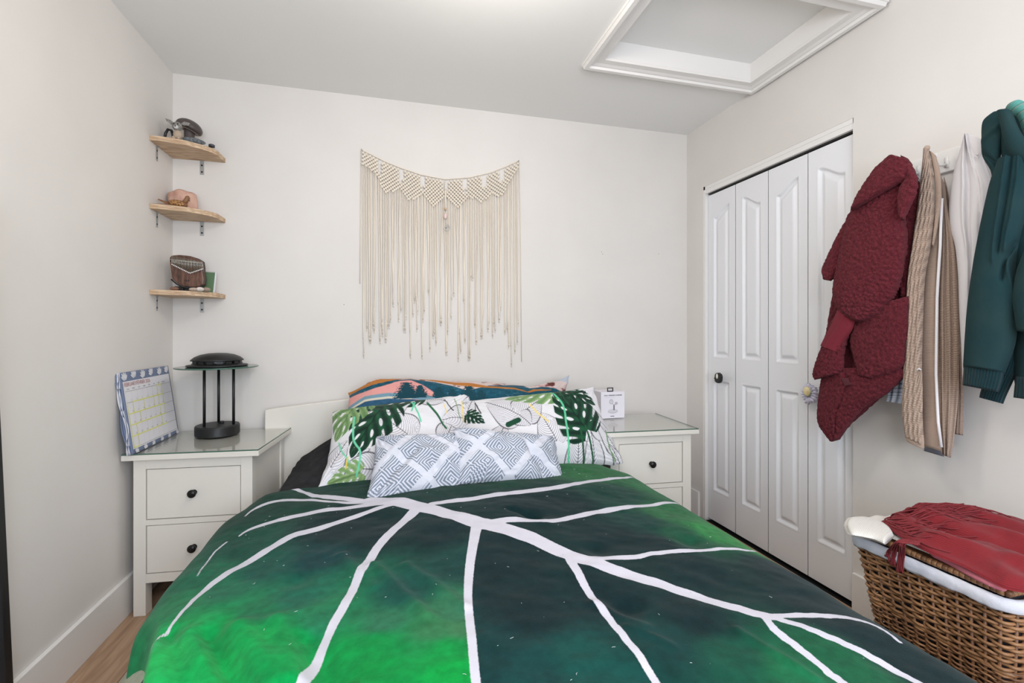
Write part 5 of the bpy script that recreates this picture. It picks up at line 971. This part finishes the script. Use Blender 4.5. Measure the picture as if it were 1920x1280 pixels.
# cream blanket, pink cloth, red fringed throw on the lid
def loftz(name, Lp, Rp, T, m, fold=None, res=.005, pw=2.6, parent=None, nrm=(-.25, -.1, .96), back=.1, **k):
    Lw, Rw = np.array(Lp, float), np.array(Rp, float); nrm = np.array(nrm); ln = np.linalg.norm(np.diff(Lw, axis=0), axis=1).sum(); wd = np.linalg.norm(Lw - Rw, axis=1).max(); nv, nu = max(14, int(ln / res)), max(12, int(wd / res)); v = np.linspace(0, 1, nv); Lc, Rc = catmull(Lw, v), catmull(Rw, v); o_ = []
    for sgn, n_u in ((1, nu), (-back, max(8, nu // 3))):
        u = np.linspace(0, 1, n_u)[None, :] * np.ones((nv, 1)); vv = v[:, None] * np.ones((1, n_u)); a = 2 * u - 1; P_ = Lc[:, None] * (1 - u[..., None]) + Rc[:, None] * u[..., None]; f = (1 - np.abs(a) ** pw).clip(0) ** .5 * sst(vv, -.001, .08) ** .5 * sst(1 - vv, -.001, .05) ** .5; d = sgn * T * f
        if fold is not None and sgn > 0: d = d + fold(u, vv) * sst(f, 0, .5)
        o_.append((P_ + nrm * d[..., None], u * wd, vv * ln, n_u))
    V = np.concatenate([o[0].reshape(-1, 3) for o in o_]); F = np.concatenate([grid_faces(nv, nu), grid_faces(nv, o_[1][3], True) + nv * nu]); uv = np.concatenate([np.stack([o[1], o[2]], -1).reshape(-1, 2) for o in o_])
    return link_mesh(name, V, F, m, parent, uv=uv, **k), o_[0][0]
az = lambda px, py, z: at(px, py, 'z', z)
CRM = knit('cream_ribbed_wool', (216, 212, 206), (204, 199, 192), 0, 1400, .3)
zb = LZ0 + .012
crb = thing('cream_blanket', 'cream ribbed blanket folded under the red throw on the hamper lid', 'blanket', (1.45, .9, LZ0 + .005))
loftz('folded_layer', [az(1592, 974, zb), az(1632, 992, zb), az(1698, 1020, zb), az(1758, 1045, zb), az(1813, 1075, zb), az(1856, 1098, zb)], [(1.60, 1.04, zb), (1.62, 1.0, zb), (1.64, .9, zb), (1.64, .82, zb), (1.64, .78, zb), (1.62, .74, zb)], .016, CRM, parent=crb, fold=lambda u, v: .003 * np.sin(u * 30 + 4 * v))
for dz, f_ in ((0, 0), (.016, 6)):
    z_ = zb + dz
    loftz('folded_lip', [az(1581 + f_, 986, z_), az(1590 + f_, 1001, z_), az(1612 + f_, 1006, z_), az(1634 + f_, 1011, z_), az(1658, 1019, z_)], [az(1588 + f_, 975, z_), az(1612 + f_, 970, z_), az(1640 + f_, 976, z_), az(1660 + f_, 988, z_), az(1676, 1004, z_)], .013, CRM, parent=crb, back=.8, res=.003)
pk = [az(1744, 1036, zb + .002), az(1778, 1052, zb + .002), az(1818, 1074, zb + .002), az(1858, 1094, zb + .002), az(1888, 1104, zb + .002)]
MB().tube([tuple(p) for p in catmull(np.array(pk), np.linspace(0, 1, 24))], [.003, .005] + [.0075] * 20 + [.006, .003], 12).obj('pink_cloth', mat('dusty_pink_cotton', (206, 118, 130), .9, bump=(400, .3)), None, True, label='dusty pink folded cloth edge between the hamper rim and the red throw', cat='cloth')
th = thing('red_throw', 'red fringed throw blanket heaped on top of the wicker hamper', 'throw blanket', (1.5, .9, LZ0 + .02))
RT_ = knit('brick_red_rib_wool', (126, 40, 45), (116, 36, 41), 1500, 0, .22, 0); zr = LZ0 + .028
Lr = [az(1648, 978, zr), az(1678, 1000, zr), az(1706, 1018, zr), az(1745, 1038, zr), az(1800, 1060, zr), az(1850, 1086, zr - .004), az(1885, 1104, zr - .008), az(1925, 1112, zr - .01)]
Rr = [(1.56, 1.03, zr), (1.63, 1.02, zr + .0), (1.68, .99, zr), (1.70, .94, zr), (1.71, .88, zr), (1.70, .82, zr), (1.69, .76, zr), (1.66, .70, zr)]
fo = lambda u, v: .020 * (fbm(u * 3, v * 6, 3, 2) - .45) + rdg(u, v, (.1, .35), (.3, 1), .05, 0.0135, 1.2) + rdg(u, v, (.35, .2), (.55, 1), .06, 0.0180, 1.2) + rdg(u, v, (.24, .3), (.42, 1), .035, -0.0150, 1.2) + rdg(u, v, (.65, .2), (.8, .9), .07, 0.0180, 1.2) + .004 * np.sin(u * 34 + 6 * v)
_, S_ = loftz('throw_body', Lr, Rr, .036, RT_, fold=fo, parent=th, res=.004)
RF = mat('brick_red_yarn', (122, 38, 44), .9, bump=(500, .4, .001)); rg = random.Random(21); nvS, nuS = S_.shape[:2]
for k in range(150):
    v0 = rg.uniform(.02, .55); u0 = rg.uniform(.05, .9); L_ = rg.uniform(.10, .20); pts = []; c_ = rg.uniform(-.5, .5)
    for s_ in np.linspace(0, 1, 8):
        vv = v0 - .28 * s_ * (1 + .3 * c_) ; uu = u0 - .25 * s_ - .06 * math.sin(s_ * 4 + c_ * 6)
        if vv < .005 or uu < .01: break
        p = S_[int(np.clip(vv, 0, 1) * (nvS - 1)), int(np.clip(uu, 0, 1) * (nuS - 1))]; pts.append((p[0], p[1], p[2] + .002 + .0025 * math.sin(s_ * 6 + k)))
    if len(pts) > 3: pts = [tuple(p) for p in catmull(np.array(pts)[::2] if len(pts) % 2 else np.array(pts + pts[-1:])[::2], np.linspace(0, 1, 12))]; MB().tube(pts, [.0016] * 11 + [.0010], 5).obj('fringe_strand', RF, th, True)
for k in range(26):
    x0 = 1692 + rg.uniform(-4, 14); e = rg.uniform(0, 1); xe = 1662 + 30 * e + rg.uniform(-3, 3); ye = 1045 + 30 * e + rg.uniform(-8, 6)
    pts = [az(x0 + 20, 1018 + rg.uniform(-4, 4), zr + .016), az(x0, 1014 + rg.uniform(-4, 4), zr + .014), az((x0 + xe) / 2, 1016 + 6 * e, zr + .008), at(xe + 3, 1032 + 6 * e, 'x', BX0 - .016), at(xe, (1035 + ye) / 2 + 6, 'x', BX0 - .016), at(xe + rg.uniform(-2, 4), ye, 'x', BX0 - .014)]
    MB().tube([tuple(p) for p in catmull(np.array(pts), np.linspace(0, 1, 16))], .0017, 5).obj('hanging_fringe', RF, th, True)

# ------------------------------------------------------------------ dark panel edge at the far left
e0, e1 = at(11, 1280, 'x', XL + .012), at(-12, 825, 'x', XL + .03); dr = (e1 - e0) / (e1[2] - e0[2]); b0 = e0 - dr * (e0[2] - .001); b1 = e0 + dr * (1.5 - e0[2])
pn = thing('leaning_panel', 'black panel edge leaning on the left wall at the photo border', 'panel', tuple(b0))
MB().prism([tuple(b0), tuple(b1), tuple(b1 + np.array([0, -.5, 0])), tuple(b0 + np.array([0, -.5, 0]))], (.018, 0, 0)).obj('board', BLACK, pn, bevel=.002)
MB().prism([tuple(b0 + np.array([.0181, -.03, .03])), tuple(b1 + np.array([.0181, -.03, -.03])), tuple(b1 + np.array([.0181, -.47, -.03])), tuple(b0 + np.array([.0181, -.47, .03]))], (.002, 0, 0)).obj('inset_face', mat('charcoal_face', (34, 36, 42), .6), pn)
